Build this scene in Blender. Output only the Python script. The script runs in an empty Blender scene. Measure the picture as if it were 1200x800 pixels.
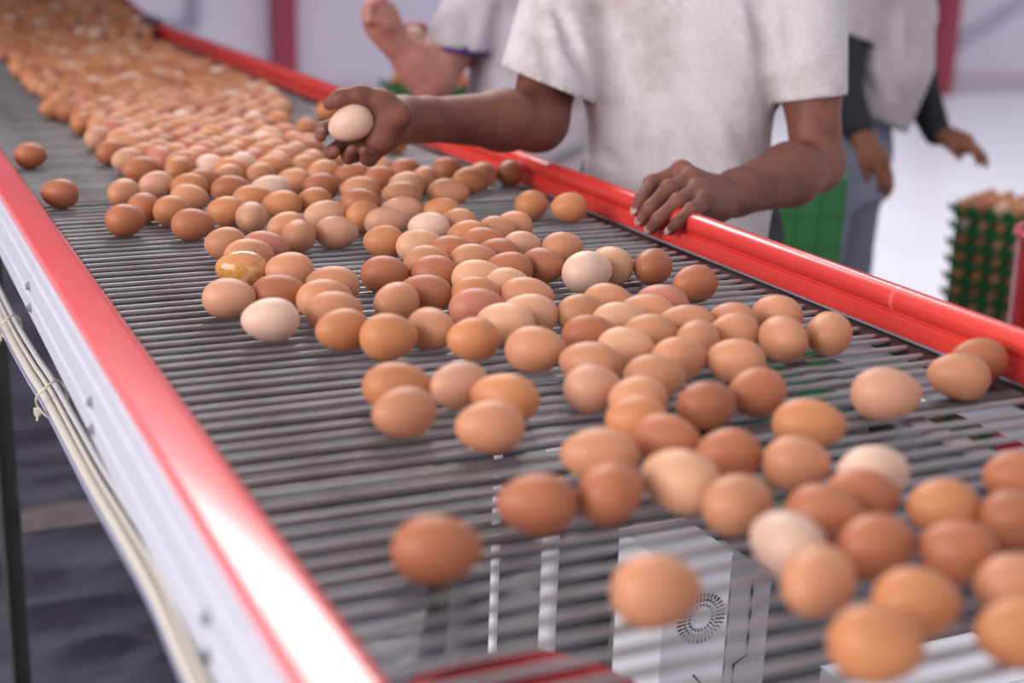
import bpy, bmesh, math, random
import numpy as np
from mathutils import Vector, Matrix, Quaternion

random.seed(11); np.random.seed(11)
S = bpy.context.scene
COL = S.collection
ZB = 0.95                      # height of the belt above the floor
YK, SL = 5.0, 0.105            # where the belt starts to climb, and how steeply

# ---------------------------------------------------------------- camera
cd = bpy.data.cameras.new('camera'); cam = bpy.data.objects.new('camera', cd); COL.objects.link(cam)
cd.sensor_width = 36.0; cd.lens = 50.01
cx, cy, cz = Vector((0.90700894, -0.41991929, 0.03166329)), Vector((0.09008896, 0.26693754, 0.95949379)), Vector((-0.41136208, -0.86741693, 0.27994483))
cam.matrix_world = Matrix(((cx.x, cy.x, cz.x, 0), (cx.y, cy.y, cz.y, 0), (cx.z, cy.z, cz.z, 1.34), (0, 0, 0, 1)))
cd.clip_start = 0.05
cd.dof.use_dof = True; cd.dof.focus_distance = 1.60; cd.dof.aperture_fstop = 2.8
S.camera = cam

# ---------------------------------------------------------------- daylight
wd = bpy.data.worlds.new('daylight'); S.world = wd; wd.use_nodes = True
bg = wd.node_tree.nodes['Background']; bg.inputs[0].default_value = (0.93, 0.93, 1.0, 1); bg.inputs[1].default_value = 0.76

def area(name, loc, target, sx, sy, energy, col=(1, 1, 1)):
    l = bpy.data.lights.new(name, 'AREA'); l.shape = 'RECTANGLE'; l.size = sx; l.size_y = sy; l.energy = energy; l.color = col
    o = bpy.data.objects.new(name, l); COL.objects.link(o); o.location = loc
    o.rotation_euler = (Vector(target) - Vector(loc)).to_track_quat('-Z', 'Y').to_euler()
    return o
area('roof_skylight', (2.2, 7.6, 5.3), (0.5, 1.2, 0.95), 4.4, 2.0, 330, (1.0, 0.97, 0.95))
area('side_light', (-4.0, 0.5, 2.6), (0.8, 2.0, 1.0), 4.0, 2.6, 240, (1.0, 0.96, 0.95))  # light added from the left, its source unseen

S.view_settings.view_transform = 'Standard'; S.view_settings.look = 'None'
S.view_settings.exposure = 0.0; S.view_settings.gamma = 1.0; S.view_settings.use_curve_mapping = False

# ---------------------------------------------------------------- materials
def mat(name, col, rough=0.5, metal=0.0, spec=0.5, noise=None, bump=None, coat=0.0):
    """noise = (scale, colour2, lo, hi[, stretch]); bump = (scale, strength, distance)"""
    m = bpy.data.materials.new(name); m.use_nodes = True
    nt = m.node_tree; b = nt.nodes['Principled BSDF']
    b.inputs['Base Color'].default_value = (*col, 1); b.inputs['Roughness'].default_value = rough
    b.inputs['Metallic'].default_value = metal; b.inputs['Specular IOR Level'].default_value = spec
    b.inputs['Coat Weight'].default_value = coat
    tc = nt.nodes.new('ShaderNodeTexCoord')
    if noise:
        mp = nt.nodes.new('ShaderNodeMapping'); nt.links.new(tc.outputs['Object'], mp.inputs[0])
        if len(noise) > 4: mp.inputs['Scale'].default_value = noise[4]
        n = nt.nodes.new('ShaderNodeTexNoise'); n.inputs['Scale'].default_value = noise[0]; n.inputs['Detail'].default_value = 5
        nt.links.new(mp.outputs[0], n.inputs['Vector'])
        r = nt.nodes.new('ShaderNodeMapRange'); r.inputs[1].default_value = noise[2]; r.inputs[2].default_value = noise[3]
        nt.links.new(n.outputs['Fac'], r.inputs[0])
        x = nt.nodes.new('ShaderNodeMix'); x.data_type = 'RGBA'
        x.inputs[6].default_value = (*col, 1); x.inputs[7].default_value = (*noise[1], 1)
        nt.links.new(r.outputs[0], x.inputs[0]); nt.links.new(x.outputs[2], b.inputs['Base Color'])
    if bump:
        n = nt.nodes.new('ShaderNodeTexNoise'); n.inputs['Scale'].default_value = bump[0]; n.inputs['Detail'].default_value = 4
        nt.links.new(tc.outputs['Object'], n.inputs['Vector'])
        bp = nt.nodes.new('ShaderNodeBump'); bp.inputs['Strength'].default_value = bump[1]; bp.inputs['Distance'].default_value = bump[2]
        nt.links.new(n.outputs['Fac'], bp.inputs['Height']); nt.links.new(bp.outputs[0], b.inputs['Normal'])
    return m

EC = dict(m=(.54, .232, .120), o=(.53, .205, .085), d=(.41, .138, .064), l=(.62, .32, .185),
          p=(.58, .285, .18), w=(.68, .44, .335), r=(.48, .170, .110))
def egg_mat(name, col):
    m = mat(name, col, rough=0.46, spec=0.36)
    nt = m.node_tree; b = nt.nodes['Principled BSDF']
    tc = nt.nodes.new('ShaderNodeTexCoord'); oi = nt.nodes.new('ShaderNodeObjectInfo')
    n = nt.nodes.new('ShaderNodeTexNoise'); n.inputs['Scale'].default_value = 26; n.inputs['Detail'].default_value = 6; n.noise_dimensions = '4D'
    nt.links.new(tc.outputs['Object'], n.inputs['Vector'])
    ml = nt.nodes.new('ShaderNodeMath'); ml.operation = 'MULTIPLY'; ml.inputs[1].default_value = 40; nt.links.new(oi.outputs['Random'], ml.inputs[0]); nt.links.new(ml.outputs[0], n.inputs['W'])
    hs = nt.nodes.new('ShaderNodeHueSaturation'); hs.inputs['Color'].default_value = (*col, 1)
    r1 = nt.nodes.new('ShaderNodeMapRange'); r1.inputs[3].default_value = .86; r1.inputs[4].default_value = 1.14; nt.links.new(n.outputs['Fac'], r1.inputs[0]); r1.inputs[1].default_value = .25; r1.inputs[2].default_value = .75
    r2 = nt.nodes.new('ShaderNodeMapRange'); r2.inputs[3].default_value = .92; r2.inputs[4].default_value = 1.10; nt.links.new(oi.outputs['Random'], r2.inputs[0])
    r3 = nt.nodes.new('ShaderNodeMath'); r3.operation = 'MULTIPLY'; nt.links.new(r1.outputs[0], r3.inputs[0]); nt.links.new(r2.outputs[0], r3.inputs[1])
    nt.links.new(r3.outputs[0], hs.inputs['Value']); nt.links.new(hs.outputs[0], b.inputs['Base Color'])
    n2 = nt.nodes.new('ShaderNodeTexNoise'); n2.inputs['Scale'].default_value = 420; nt.links.new(tc.outputs['Object'], n2.inputs['Vector'])
    bp = nt.nodes.new('ShaderNodeBump'); bp.inputs['Strength'].default_value = .12; bp.inputs['Distance'].default_value = .0004
    nt.links.new(n2.outputs['Fac'], bp.inputs['Height']); nt.links.new(bp.outputs[0], b.inputs['Normal'])
    return m
EM = {k: egg_mat('eggshell_' + n, EC[k]) for k, n in zip('modlpwr', 'tan orange dark light pink cream red'.split())}

def cracked_mat():
    m = mat('eggshell_yolk', EC['o'], rough=0.18, spec=0.6)
    nt = m.node_tree; b = nt.nodes['Principled BSDF']; tc = nt.nodes.new('ShaderNodeTexCoord')
    n = nt.nodes.new('ShaderNodeTexNoise'); n.inputs['Scale'].default_value = 38; n.inputs['Detail'].default_value = 3; n.inputs['Distortion'].default_value = 1.2
    nt.links.new(tc.outputs['Object'], n.inputs['Vector'])
    cr = nt.nodes.new('ShaderNodeValToRGB'); e = cr.color_ramp.elements
    e[0].position = .46; e[0].color = (.62, .25, .10, 1); e[1].position = .70; e[1].color = (.72, .40, .20, 1)
    k = e.new(.52); k.color = (.58, .28, .05, 1); k = e.new(.55); k.color = (.46, .18, .02, 1); k = e.new(.58); k.color = (.60, .26, .10, 1)
    nt.links.new(n.outputs['Fac'], cr.inputs[0]); nt.links.new(cr.outputs[0], b.inputs['Base Color'])
    return m
EM['y'] = cracked_mat()

def island_egg_mat():
    m = mat('eggshell_mixed', EC['m'], rough=0.5, spec=0.3)
    nt = m.node_tree; b = nt.nodes['Principled BSDF']; g = nt.nodes.new('ShaderNodeNewGeometry')
    cr = nt.nodes.new('ShaderNodeValToRGB'); cr.color_ramp.interpolation = 'CONSTANT'
    seq = 'mdomlopmdormwm'; e = cr.color_ramp.elements
    e[0].position = 0; e[0].color = (*EC[seq[0]], 1); e[1].position = 1 / len(seq); e[1].color = (*EC[seq[1]], 1)
    for i in range(2, len(seq)): k = e.new(i / len(seq)); k.color = (*EC[seq[i]], 1)
    nt.links.new(g.outputs['Random Per Island'], cr.inputs[0]); nt.links.new(cr.outputs[0], b.inputs['Base Color'])
    return m
EM['mix'] = island_egg_mat()

M = dict(
    red_gloss=mat('red_rail_paint', (.70, .050, .036), .22, noise=(9, (.60, .040, .036), .4, .7, (1, .2, 1)), bump=(60, .05, .002)),
    red_pale=mat('pale_red_rail_paint', (.80, .105, .110), .15, noise=(7, (.82, .15, .15), .45, .7, (1, .25, 1)), bump=(40, .03, .002)),  # the left rail's pink reflected light is mixed into this base red
    white_panel=mat('white_panel_paint', (.56, .555, .63), .38, noise=(12, (.50, .49, .56), .55, .85)),
    steel=mat('grimy_steel_rod', (.36, .34, .35), .34, .5, noise=(22, (.13, .105, .095), .45, .75, (.22, 1, 1))),
    bar=mat('worn_steel_bar', (.12, .105, .105), .7, .1, noise=(40, (.08, .065, .06), .4, .7)),
    bolt=mat('bolt_steel', (.42, .40, .44), .35, .9),
    chain=mat('black_chain', (.012, .011, .011), .6),
    leg=mat('dark_olive_steel', (.075, .078, .072), .55, .3, noise=(14, (.09, .09, .085), .45, .7)),
    brace=mat('dusty_steel', (.26, .22, .22), .6, .2, noise=(20, (.17, .14, .14), .4, .7)),
    joint=mat('dark_blue_joint', (.035, .045, .06), .45),
    wall=mat('lavender_wall_paint', (.66, .59, .69), .85, noise=(.6, (.60, .54, .64), .4, .7)),
    floor=mat('white_epoxy_floor', (.90, .90, .96), .3, noise=(1.1, (.85, .85, .92), .4, .7)),
    column=mat('dark_red_column', (.30, .03, .06), .5),
    grey=mat('grey_wall_trim', (.30, .29, .38), .6),
    wire=mat('grey_cable_sheath', (.28, .27, .36), .6),
    base=mat('pinkish_wall_base', (.50, .42, .47), .8),
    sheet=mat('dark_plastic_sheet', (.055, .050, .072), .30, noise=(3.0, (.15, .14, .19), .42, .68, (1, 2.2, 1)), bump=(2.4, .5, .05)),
    cable_b=mat('beige_cable', (.56, .51, .44), .5), cable_g=mat('light_grey_cable', (.50, .48, .50), .45),
    cable_v=mat('bluish_cable', (.28, .28, .40), .4), tie=mat('yellowed_tie', (.66, .60, .46), .5),
    card=mat('white_carton', (.80, .78, .84), .5), ink=mat('black_print', (.01, .01, .012), .6),
    grey_card=mat('grey_carton', (.36, .34, .37), .6),
    green=mat('green_plastic', (.022, .165, .04), .5, noise=(4, (.03, .20, .05), .4, .7)),
    tray=mat('green_tray_plastic', (.014, .155, .045), .45),
    red_tub=mat('red_plastic_tub', (.55, .012, .02), .25, coat=.3),
    shoe=mat('black_rubber', (.02, .02, .02), .6), hair=mat('black_hair', (.012, .010, .010), .5, bump=(300, .5, .004)),
    nail=mat('pinkish_fingernail', (.42, .225, .195), .35),
    purple=mat('purple_band', (.07, .02, .16), .8), black_knit=mat('black_knit_sleeve', (.008, .009, .014), .85),
    navy_knit=mat('charcoal_knit_sleeve', (.018, .015, .024), .85),
)
def skin_mat(name, c1, c2):
    return mat(name, c1, .55, spec=.28, noise=(22, c2, .40, .66), bump=(160, .28, .0016))
M['skin'] = skin_mat('brown_skin', (.215, .078, .055), (.145, .050, .037))
M['skin_light'] = skin_mat('warm_brown_skin', (.50, .215, .175), (.40, .160, .125))
M['skin_dark'] = skin_mat('deep_brown_skin', (.23, .085, .045), (.16, .055, .03))

def cloth_mat(name, c, c2, stain=None):
    m = mat(name, c, .92, spec=.15)
    nt = m.node_tree; b = nt.nodes['Principled BSDF']; tc = nt.nodes.new('ShaderNodeTexCoord')
    n = nt.nodes.new('ShaderNodeTexNoise'); n.inputs['Scale'].default_value = 380; n.inputs['Detail'].default_value = 3
    mp = nt.nodes.new('ShaderNodeMapping'); mp.inputs['Scale'].default_value = (.35, .35, 1.6)
    nt.links.new(tc.outputs['Object'], mp.inputs[0]); nt.links.new(mp.outputs[0], n.inputs['Vector'])
    x = nt.nodes.new('ShaderNodeMix'); x.data_type = 'RGBA'; x.inputs[6].default_value = (*c, 1); x.inputs[7].default_value = (*c2, 1)
    r = nt.nodes.new('ShaderNodeMapRange'); r.inputs[1].default_value = .35; r.inputs[2].default_value = .68
    nt.links.new(n.outputs['Fac'], r.inputs[0]); nt.links.new(r.outputs[0], x.inputs[0]); out = x.outputs[2]
    if stain:
        n2 = nt.nodes.new('ShaderNodeTexNoise'); n2.inputs['Scale'].default_value = 8.5; n2.inputs['Detail'].default_value = 7; n2.inputs['Roughness'].default_value = .62
        nt.links.new(tc.outputs['Object'], n2.inputs['Vector'])
        r2 = nt.nodes.new('ShaderNodeMapRange'); r2.inputs[1].default_value = .48; r2.inputs[2].default_value = .72; r2.inputs[4].default_value = .85
        nt.links.new(n2.outputs['Fac'], r2.inputs[0])
        x2 = nt.nodes.new('ShaderNodeMix'); x2.data_type = 'RGBA'; x2.inputs[7].default_value = (*stain, 1)
        nt.links.new(r2.outputs[0], x2.inputs[0]); nt.links.new(out, x2.inputs[6]); out = x2.outputs[2]
    nt.links.new(out, b.inputs['Base Color'])
    bp = nt.nodes.new('ShaderNodeBump'); bp.inputs['Strength'].default_value = .25; bp.inputs['Distance'].default_value = .002
    nt.links.new(n.outputs['Fac'], bp.inputs['Height']); nt.links.new(bp.outputs[0], b.inputs['Normal'])
    return m
M['shirt'] = cloth_mat('heather_grey_cotton', (.66, .60, .62), (.54, .485, .50), (.36, .295, .265))
M['shirt_grey'] = cloth_mat('grey_cotton', (.58, .52, .57), (.48, .43, .48), (.40, .35, .38))
M['shirt_dull'] = cloth_mat('dull_grey_cotton', (.50, .44, .47), (.42, .37, .40), (.34, .29, .31))
M['denim'] = cloth_mat('washed_denim', (.30, .31, .38), (.20, .21, .28))
M['trouser'] = cloth_mat('dark_trouser_cloth', (.06, .06, .075), (.045, .045, .055))

# ---------------------------------------------------------------- helpers
def link(name, me, m=None, parent=None, smooth=True):
    o = bpy.data.objects.new(name, me); COL.objects.link(o)
    if m is not None and not me.materials: me.materials.append(m)
    if smooth and len(me.polygons): me.polygons.foreach_set('use_smooth', [True] * len(me.polygons))
    if parent is not None:
        o.parent = parent; o.matrix_parent_inverse = parent.matrix_world.inverted()
    return o
def tag(o, label=None, cat=None, group=None, kind=None):
    if label: o['label'] = label
    if cat: o['category'] = cat
    if group: o['group'] = group
    if kind: o['kind'] = kind
    return o
def thing(name, loc, label, cat, group=None):
    o = bpy.data.objects.new(name, None); COL.objects.link(o); o.location = loc; o.empty_display_size = .05
    o.matrix_world = Matrix.Translation(loc)
    return tag(o, label, cat, group)
class MB:
    """gathers simple solids into one mesh"""
    def __init__(s): s.bm = bmesh.new()
    def box(s, x0, x1, y0, y1, z0, z1, bev=0, shear=None):
        r = bmesh.ops.create_cube(s.bm, size=1)
        for v in r['verts']:
            v.co = Vector(((x0 + x1) / 2 + v.co.x * (x1 - x0), (y0 + y1) / 2 + v.co.y * (y1 - y0), (z0 + z1) / 2 + v.co.z * (z1 - z0)))
        if bev:
            es = list({e for v in r['verts'] for e in v.link_edges})
            bmesh.ops.bevel(s.bm, geom=es, offset=bev, segments=3, affect='EDGES', profile=.5)
        return s
    def tube(s, pts, r, n=10, caps=True):
        pts = [Vector(p) for p in pts]; rs = r if isinstance(r, (list, tuple)) else [r] * len(pts)
        prev = None; rings = []; ref = Vector((0, 0, 1))
        for i, p in enumerate(pts):
            t = (pts[min(i + 1, len(pts) - 1)] - pts[max(i - 1, 0)]).normalized()
            if prev is None: u = t.cross(Vector((0, 0, 1)) if abs(t.z) < .9 else Vector((1, 0, 0))).normalized()
            else: u = (prev - t * prev.dot(t)).normalized()
            w = t.cross(u); prev = u
            rings.append([s.bm.verts.new(p + (u * math.cos(a) + w * math.sin(a)) * rs[i]) for a in [2 * math.pi * k / n for k in range(n)]])
        for a, b in zip(rings, rings[1:]):
            for k in range(n): s.bm.faces.new((a[k], a[(k + 1) % n], b[(k + 1) % n], b[k]))
        if caps: s.bm.faces.new(rings[0][::-1]); s.bm.faces.new(rings[-1])
        return s
    def lathe(s, prof, c, n=40, closed=False):
        rings = []
        for (r, z) in prof: rings.append([s.bm.verts.new((c[0] + r * math.cos(2 * math.pi * k / n), c[1] + r * math.sin(2 * math.pi * k / n), c[2] + z)) for k in range(n)])
        for a, b in zip(rings, rings[1:]):
            for k in range(n): s.bm.faces.new((a[k], a[(k + 1) % n], b[(k + 1) % n], b[k]))
        if closed: s.bm.faces.new(rings[0][::-1]); s.bm.faces.new(rings[-1])
        return s
    def profile(s, prof, stations, closed=True):
        """prof: (x, z) outline; stations: (y, dz) along the belt"""
        rings = [[s.bm.verts.new((x, y, z + dz)) for x, z in prof] for y, dz in stations]
        n = len(prof)
        for a, b in zip(rings, rings[1:]):
            for k in range(n if closed else n - 1): s.bm.faces.new((a[k], a[(k + 1) % n], b[(k + 1) % n], b[k]))
        if closed: s.bm.faces.new(rings[0][::-1]); s.bm.faces.new(rings[-1])
        return s
    def build(s, name, m, parent=None, smooth=False):
        bmesh.ops.recalc_face_normals(s.bm, faces=s.bm.faces)
        me = bpy.data.meshes.new(name); s.bm.to_mesh(me); s.bm.free()
        o = link(name, me, m, parent, smooth)
        if smooth: me.set_sharp_from_angle(angle=math.radians(38))
        return o
def arc(cx_, cz_, r, a0, a1, n=7):
    return [(cx_ + r * math.cos(math.radians(a0 + (a1 - a0) * i / n)), cz_ + r * math.sin(math.radians(a0 + (a1 - a0) * i / n))) for i in range(n + 1)]

# ---------------------------------------------------------------- signed distance bodies
class SDF:
    """smooth union of tapered limbs sampled on a grid and skinned with surface nets: one continuous surface"""
    def __init__(s, lo, hi, h):
        s.lo = np.array(lo, float); s.h = h
        s.n = np.ceil((np.array(hi) - s.lo) / h).astype(int) + 1
        s.D = np.full(s.n, 1.0, np.float32)
        s.ax = [s.lo[i] + h * np.arange(s.n[i]) for i in range(3)]
    def sub(s, lo, hi):
        a = np.clip(np.floor((np.array(lo) - s.lo) / s.h).astype(int), 0, s.n); b = np.clip(np.ceil((np.array(hi) - s.lo) / s.h).astype(int) + 1, 0, s.n)
        sl = tuple(slice(a[i], b[i]) for i in range(3))
        g = np.meshgrid(*[s.ax[i][sl[i]] for i in range(3)], indexing='ij', sparse=True)
        return sl, g
    def put(s, sl, d, k):
        o = s.D[sl]
        if o.size == 0: return
        if k <= 0: s.D[sl] = np.minimum(o, d); return
        hh = np.maximum(k - np.abs(o - d), 0) / k
        s.D[sl] = np.minimum(o, d) - hh * hh * k * .25
    def limb(s, a, b, ra, rb, k=.01):
        a = np.array(a, float); b = np.array(b, float); m = max(ra, rb) + k + 3 * s.h
        sl, (X, Y, Z) = s.sub(np.minimum(a, b) - m, np.maximum(a, b) + m)
        d = b - a; L2 = d @ d + 1e-12
        t = np.clip(((X - a[0]) * d[0] + (Y - a[1]) * d[1] + (Z - a[2]) * d[2]) / L2, 0, 1)
        q = np.sqrt((X - a[0] - t * d[0]) ** 2 + (Y - a[1] - t * d[1]) ** 2 + (Z - a[2] - t * d[2]) ** 2) - (ra + (rb - ra) * t)
        s.put(sl, q.astype(np.float32), k); return s
    def chain(s, pts, rs, k=.008):
        for i in range(len(pts) - 1): s.limb(pts[i], pts[i + 1], rs[i], rs[i + 1], k)
        return s
    def ball(s, c, r, k=.01, ax=None):
        """ellipsoid; ax = rows of a rotation"""
        c = np.array(c, float); r = np.array(r, float) * np.ones(3); A = np.eye(3) if ax is None else np.array(ax, float)
        m = r.max() + k + 3 * s.h; sl, (X, Y, Z) = s.sub(c - m, c + m)
        q = 0
        for i in range(3): q = q + (((X - c[0]) * A[i, 0] + (Y - c[1]) * A[i, 1] + (Z - c[2]) * A[i, 2]) / r[i]) ** 2
        s.put(sl, ((np.sqrt(q) - 1) * r.min()).astype(np.float32), k); return s
    def trunk(s, secs, ax, k=.02):
        """secs: (centre, half width, half depth) from bottom to top; ax: side axis (horizontal)"""
        C = np.array([c for c, _, _ in secs], float); Wd = np.array([w for _, w, _ in secs]); Dp = np.array([d for _, _, d in secs])
        m = Wd.max() + k + 3 * s.h
        sl, (X, Y, Z) = s.sub(C.min(0) - [m, m, 0], C.max(0) + [m, m, 0])
        zz = Z; f = np.array([-ax[1], ax[0]])
        cx_ = np.interp(zz, C[:, 2], C[:, 0]); cy_ = np.interp(zz, C[:, 2], C[:, 1]); w = np.interp(zz, C[:, 2], Wd); dp = np.interp(zz, C[:, 2], Dp)
        u = ((X - cx_) * ax[0] + (Y - cy_) * ax[1]) / w; v = ((X - cx_) * f[0] + (Y - cy_) * f[1]) / dp
        q = ((np.abs(u) ** 2.4 + np.abs(v) ** 2.4) ** (1 / 2.4) - 1) * np.minimum(w, dp)
        q = np.maximum(q, np.maximum(C[0, 2] - zz, zz - C[-1, 2]))
        s.put(sl, q.astype(np.float32), k); return s
    def crease(s, pts, width, amp):
        """a raised (amp > 0) or sunken line along a path on the cloth, fading at its ends"""
        P = np.array(pts, float); m = width * 3; sl, (X, Y, Z) = s.sub(P.min(0) - m, P.max(0) + m)
        L = np.linalg.norm(np.diff(P, axis=0), axis=1); tot = L.sum(); best = None; acc = 0.
        for a, b, l in zip(P, P[1:], L):
            d = b - a; t = np.clip(((X - a[0]) * d[0] + (Y - a[1]) * d[1] + (Z - a[2]) * d[2]) / (d @ d), 0, 1)
            q = (X - a[0] - t * d[0]) ** 2 + (Y - a[1] - t * d[1]) ** 2 + (Z - a[2] - t * d[2]) ** 2; u = (acc + t * l) / tot; acc += l
            if best is None: best, U = q, u
            else: U = np.where(q < best, u, U); best = np.minimum(q, best)
        s.D[sl] -= (amp * np.exp(-best / width ** 2) * np.sin(np.pi * np.clip(U * .8 + .1, 0, 1))).astype(np.float32); return s
    def cut(s, p, n):
        """remove everything on the +n side of the plane"""
        p = np.array(p, float); n = np.array(n, float); n /= np.linalg.norm(n)
        X, Y, Z = np.meshgrid(*s.ax, indexing='ij', sparse=True)
        s.D = np.maximum(s.D, ((X - p[0]) * n[0] + (Y - p[1]) * n[1] + (Z - p[2]) * n[2]).astype(np.float32)); return s
    def merge(s, o, k):
        s.put((slice(None),) * 3, o.D, k); return s
    def like(s):
        o = SDF.__new__(SDF); o.lo, o.h, o.n, o.ax = s.lo, s.h, s.n, s.ax; o.D = np.full(s.n, 1.0, np.float32); return o
    def net(s):
        D = s.D; I = D < 0; n = s.n
        c = np.zeros(n - 1, np.int8); offs = [(i, j, k) for i in (0, 1) for j in (0, 1) for k in (0, 1)]
        for (i, j, k) in offs: c += I[i:n[0] - 1 + i, j:n[1] - 1 + j, k:n[2] - 1 + k]
        act = (c > 0) & (c < 8); idx = np.full(n - 1, -1, np.int64); cells = np.argwhere(act); idx[act] = np.arange(len(cells))
        val = {o: D[cells[:, 0] + o[0], cells[:, 1] + o[1], cells[:, 2] + o[2]] for o in offs}
        P = np.zeros((len(cells), 3)); cnt = np.zeros(len(cells))
        for o in offs:
            for a in range(3):
                if o[a] == 0:
                    o2 = tuple(1 if t == a else o[t] for t in range(3)); d0, d1 = val[o], val[o2]; x = (d0 < 0) != (d1 < 0)
                    t = np.where(x, d0 / np.where(x, d0 - d1, 1), 0)
                    q = np.tile(np.array(o, float), (len(cells), 1)); q[:, a] += t
                    P[x] += q[x]; cnt[x] += 1
        V = s.lo + (cells + P / np.maximum(cnt, 1)[:, None]) * s.h
        Q = []
        for a in range(3):
            b, e = (a + 1) % 3, (a + 2) % 3
            sh = [slice(None)] * 3; sh[a] = slice(0, n[a] - 1); sh2 = list(sh); sh2[a] = slice(1, n[a])
            x = I[tuple(sh)] != I[tuple(sh2)]
            w = np.argwhere(x); w = w[(w[:, b] > 0) & (w[:, b] < n[b] - 1) & (w[:, e] > 0) & (w[:, e] < n[e] - 1)]
            ins = I[w[:, 0], w[:, 1], w[:, 2]]
            def cell(db, de):
                q = w.copy(); q[:, b] += db; q[:, e] += de; return idx[q[:, 0], q[:, 1], q[:, 2]]
            q = np.stack([cell(-1, -1), cell(0, -1), cell(0, 0), cell(-1, 0)], 1)
            q[~ins] = q[~ins][:, ::-1]; Q.append(q)
        Q = np.concatenate(Q); Q = Q[(Q >= 0).all(1)]
        return V, Q
def relax_mesh(V, Q, it=2, lam=.5):
    e = np.concatenate([Q[:, [0, 1]], Q[:, [1, 2]], Q[:, [2, 3]], Q[:, [3, 0]]]); e = np.concatenate([e, e[:, ::-1]])
    for _ in range(it):
        A = np.zeros_like(V); k = np.zeros(len(V))
        for c in range(3): A[:, c] = np.bincount(e[:, 0], V[e[:, 1], c], len(V))
        k = np.bincount(e[:, 0], minlength=len(V))
        V = V + lam * (A / np.maximum(k, 1)[:, None] - V)
    return V
def vq_mesh(name, parts):
    VV = []; QQ = []; o = 0
    for V, Q in parts: VV.append(V); QQ.append(Q + o); o += len(V)
    V = np.concatenate(VV); Q = np.concatenate(QQ)
    me = bpy.data.meshes.new(name); me.vertices.add(len(V)); me.vertices.foreach_set('co', V.astype(np.float32).ravel())
    me.loops.add(len(Q) * 4); me.loops.foreach_set('vertex_index', Q.astype(np.int32).ravel())
    me.polygons.add(len(Q)); me.polygons.foreach_set('loop_start', np.arange(0, len(Q) * 4, 4, dtype=np.int32))
    me.update(); me.validate(); return me
def edge_on(p, dx, dy):
    """normal of a hem plane through p that runs level across the sleeve, falling dy over dx to the right"""
    n = np.cross(np.array(p) - [0, 0, 1.34], np.array(cx) * dx - np.array(cy) * dy); n = n / np.linalg.norm(n)
    return n if n[2] < 0 else -n
def hem_line(V, Q, planes, h):
    """pull ragged hem edges onto their planes"""
    e = np.sort(np.concatenate([Q[:, [0, 1]], Q[:, [1, 2]], Q[:, [2, 3]], Q[:, [3, 0]]]), 1)
    u, c = np.unique(e, axis=0, return_counts=True); b = np.unique(u[c == 1]); V = V.copy()
    for p, n, rad in planes:
        n = np.array(n, float); n /= np.linalg.norm(n); d = (V[b] - p) @ n
        k = b[(np.abs(d) < 3.5 * h) & (np.linalg.norm(V[b] - p, axis=1) < rad * 1.25)]
        V[k] -= ((V[k] - p) @ n)[:, None] * n
    return V
def open_cuts(V, Q, planes, tol):
    """drop the faces lying in the cutting planes so sleeves and hems are open"""
    keep = np.ones(len(Q), bool); C = V[Q].mean(1)
    N = np.cross(V[Q[:, 2]] - V[Q[:, 0]], V[Q[:, 3]] - V[Q[:, 1]]); N /= np.linalg.norm(N, axis=1)[:, None] + 1e-12
    for p, n, rad in planes:
        p = np.array(p, float); n = np.array(n, float); n /= np.linalg.norm(n)
        keep &= ~((np.abs((C - p) @ n) < tol) & (N @ n > .75) & (np.linalg.norm(C - p, axis=1) < rad))
    return V, Q[keep]

# ================================================================ setting
def struct(o): o['kind'] = 'structure'; return o
floor = struct(MB().box(-7, 18, -4, 12, -.1, 0).build('floor', M['floor']))
wall = struct(MB().box(-7, 18, 10.25, 10.45, 0, 6.2).build('wall_back', M['wall']))
struct(MB().box(-7, 18, 10.20, 10.25, 0, .16).build('baseboard_back', M['base']))
struct(MB().box(2.84, 3.00, 10.08, 10.25, 0, 6.2, .01).build('trim_1', M['column']))
struct(MB().box(8.92, 9.10, 10.08, 10.25, 0, 6.2, .01).build('trim_2', M['column']))
t3 = struct(MB().box(2.255, 2.325, 10.19, 10.25, .58, 3.2).build('trim_3', M['grey']))
struct(MB().box(1.35, 2.255, 10.20, 10.25, .595, .625).build('trim_4', M['grey']))
struct(MB().box(1.28, 1.35, 10.19, 10.25, .58, 3.2).build('trim_5', M['grey']))
for i, dz in enumerate((0, .10)):
    o = MB().tube([(9.02, 10.23, .27 + dz * .5), (9.3, 10.22, .44 + dz), (9.65, 10.22, .62 + dz), (9.98, 10.22, .81 + dz), (10.8, 10.22, 1.28 + dz), (12, 10.22, 1.9 + dz)], .011, 8).build('wall_cable', M['wire'], None, True)
    tag(o, ('upper' if i else 'lower') + ' thin grey cable slanting across the back wall by the right column', 'cable', 'cables on the back wall')

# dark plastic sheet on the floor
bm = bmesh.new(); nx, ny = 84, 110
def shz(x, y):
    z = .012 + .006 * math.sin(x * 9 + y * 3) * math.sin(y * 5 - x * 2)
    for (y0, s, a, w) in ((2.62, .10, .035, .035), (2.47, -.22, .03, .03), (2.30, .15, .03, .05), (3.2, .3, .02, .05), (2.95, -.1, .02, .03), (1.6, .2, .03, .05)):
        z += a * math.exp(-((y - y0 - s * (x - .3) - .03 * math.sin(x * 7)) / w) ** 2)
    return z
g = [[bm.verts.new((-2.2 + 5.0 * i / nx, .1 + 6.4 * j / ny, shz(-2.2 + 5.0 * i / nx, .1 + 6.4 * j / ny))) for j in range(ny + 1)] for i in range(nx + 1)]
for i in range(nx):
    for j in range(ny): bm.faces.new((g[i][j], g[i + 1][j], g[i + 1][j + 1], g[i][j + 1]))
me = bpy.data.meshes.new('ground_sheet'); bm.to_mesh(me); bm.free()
o = link('ground_sheet', me, M['sheet']); sm = o.modifiers.new('thickness', 'SOLIDIFY'); sm.thickness = .004
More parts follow.
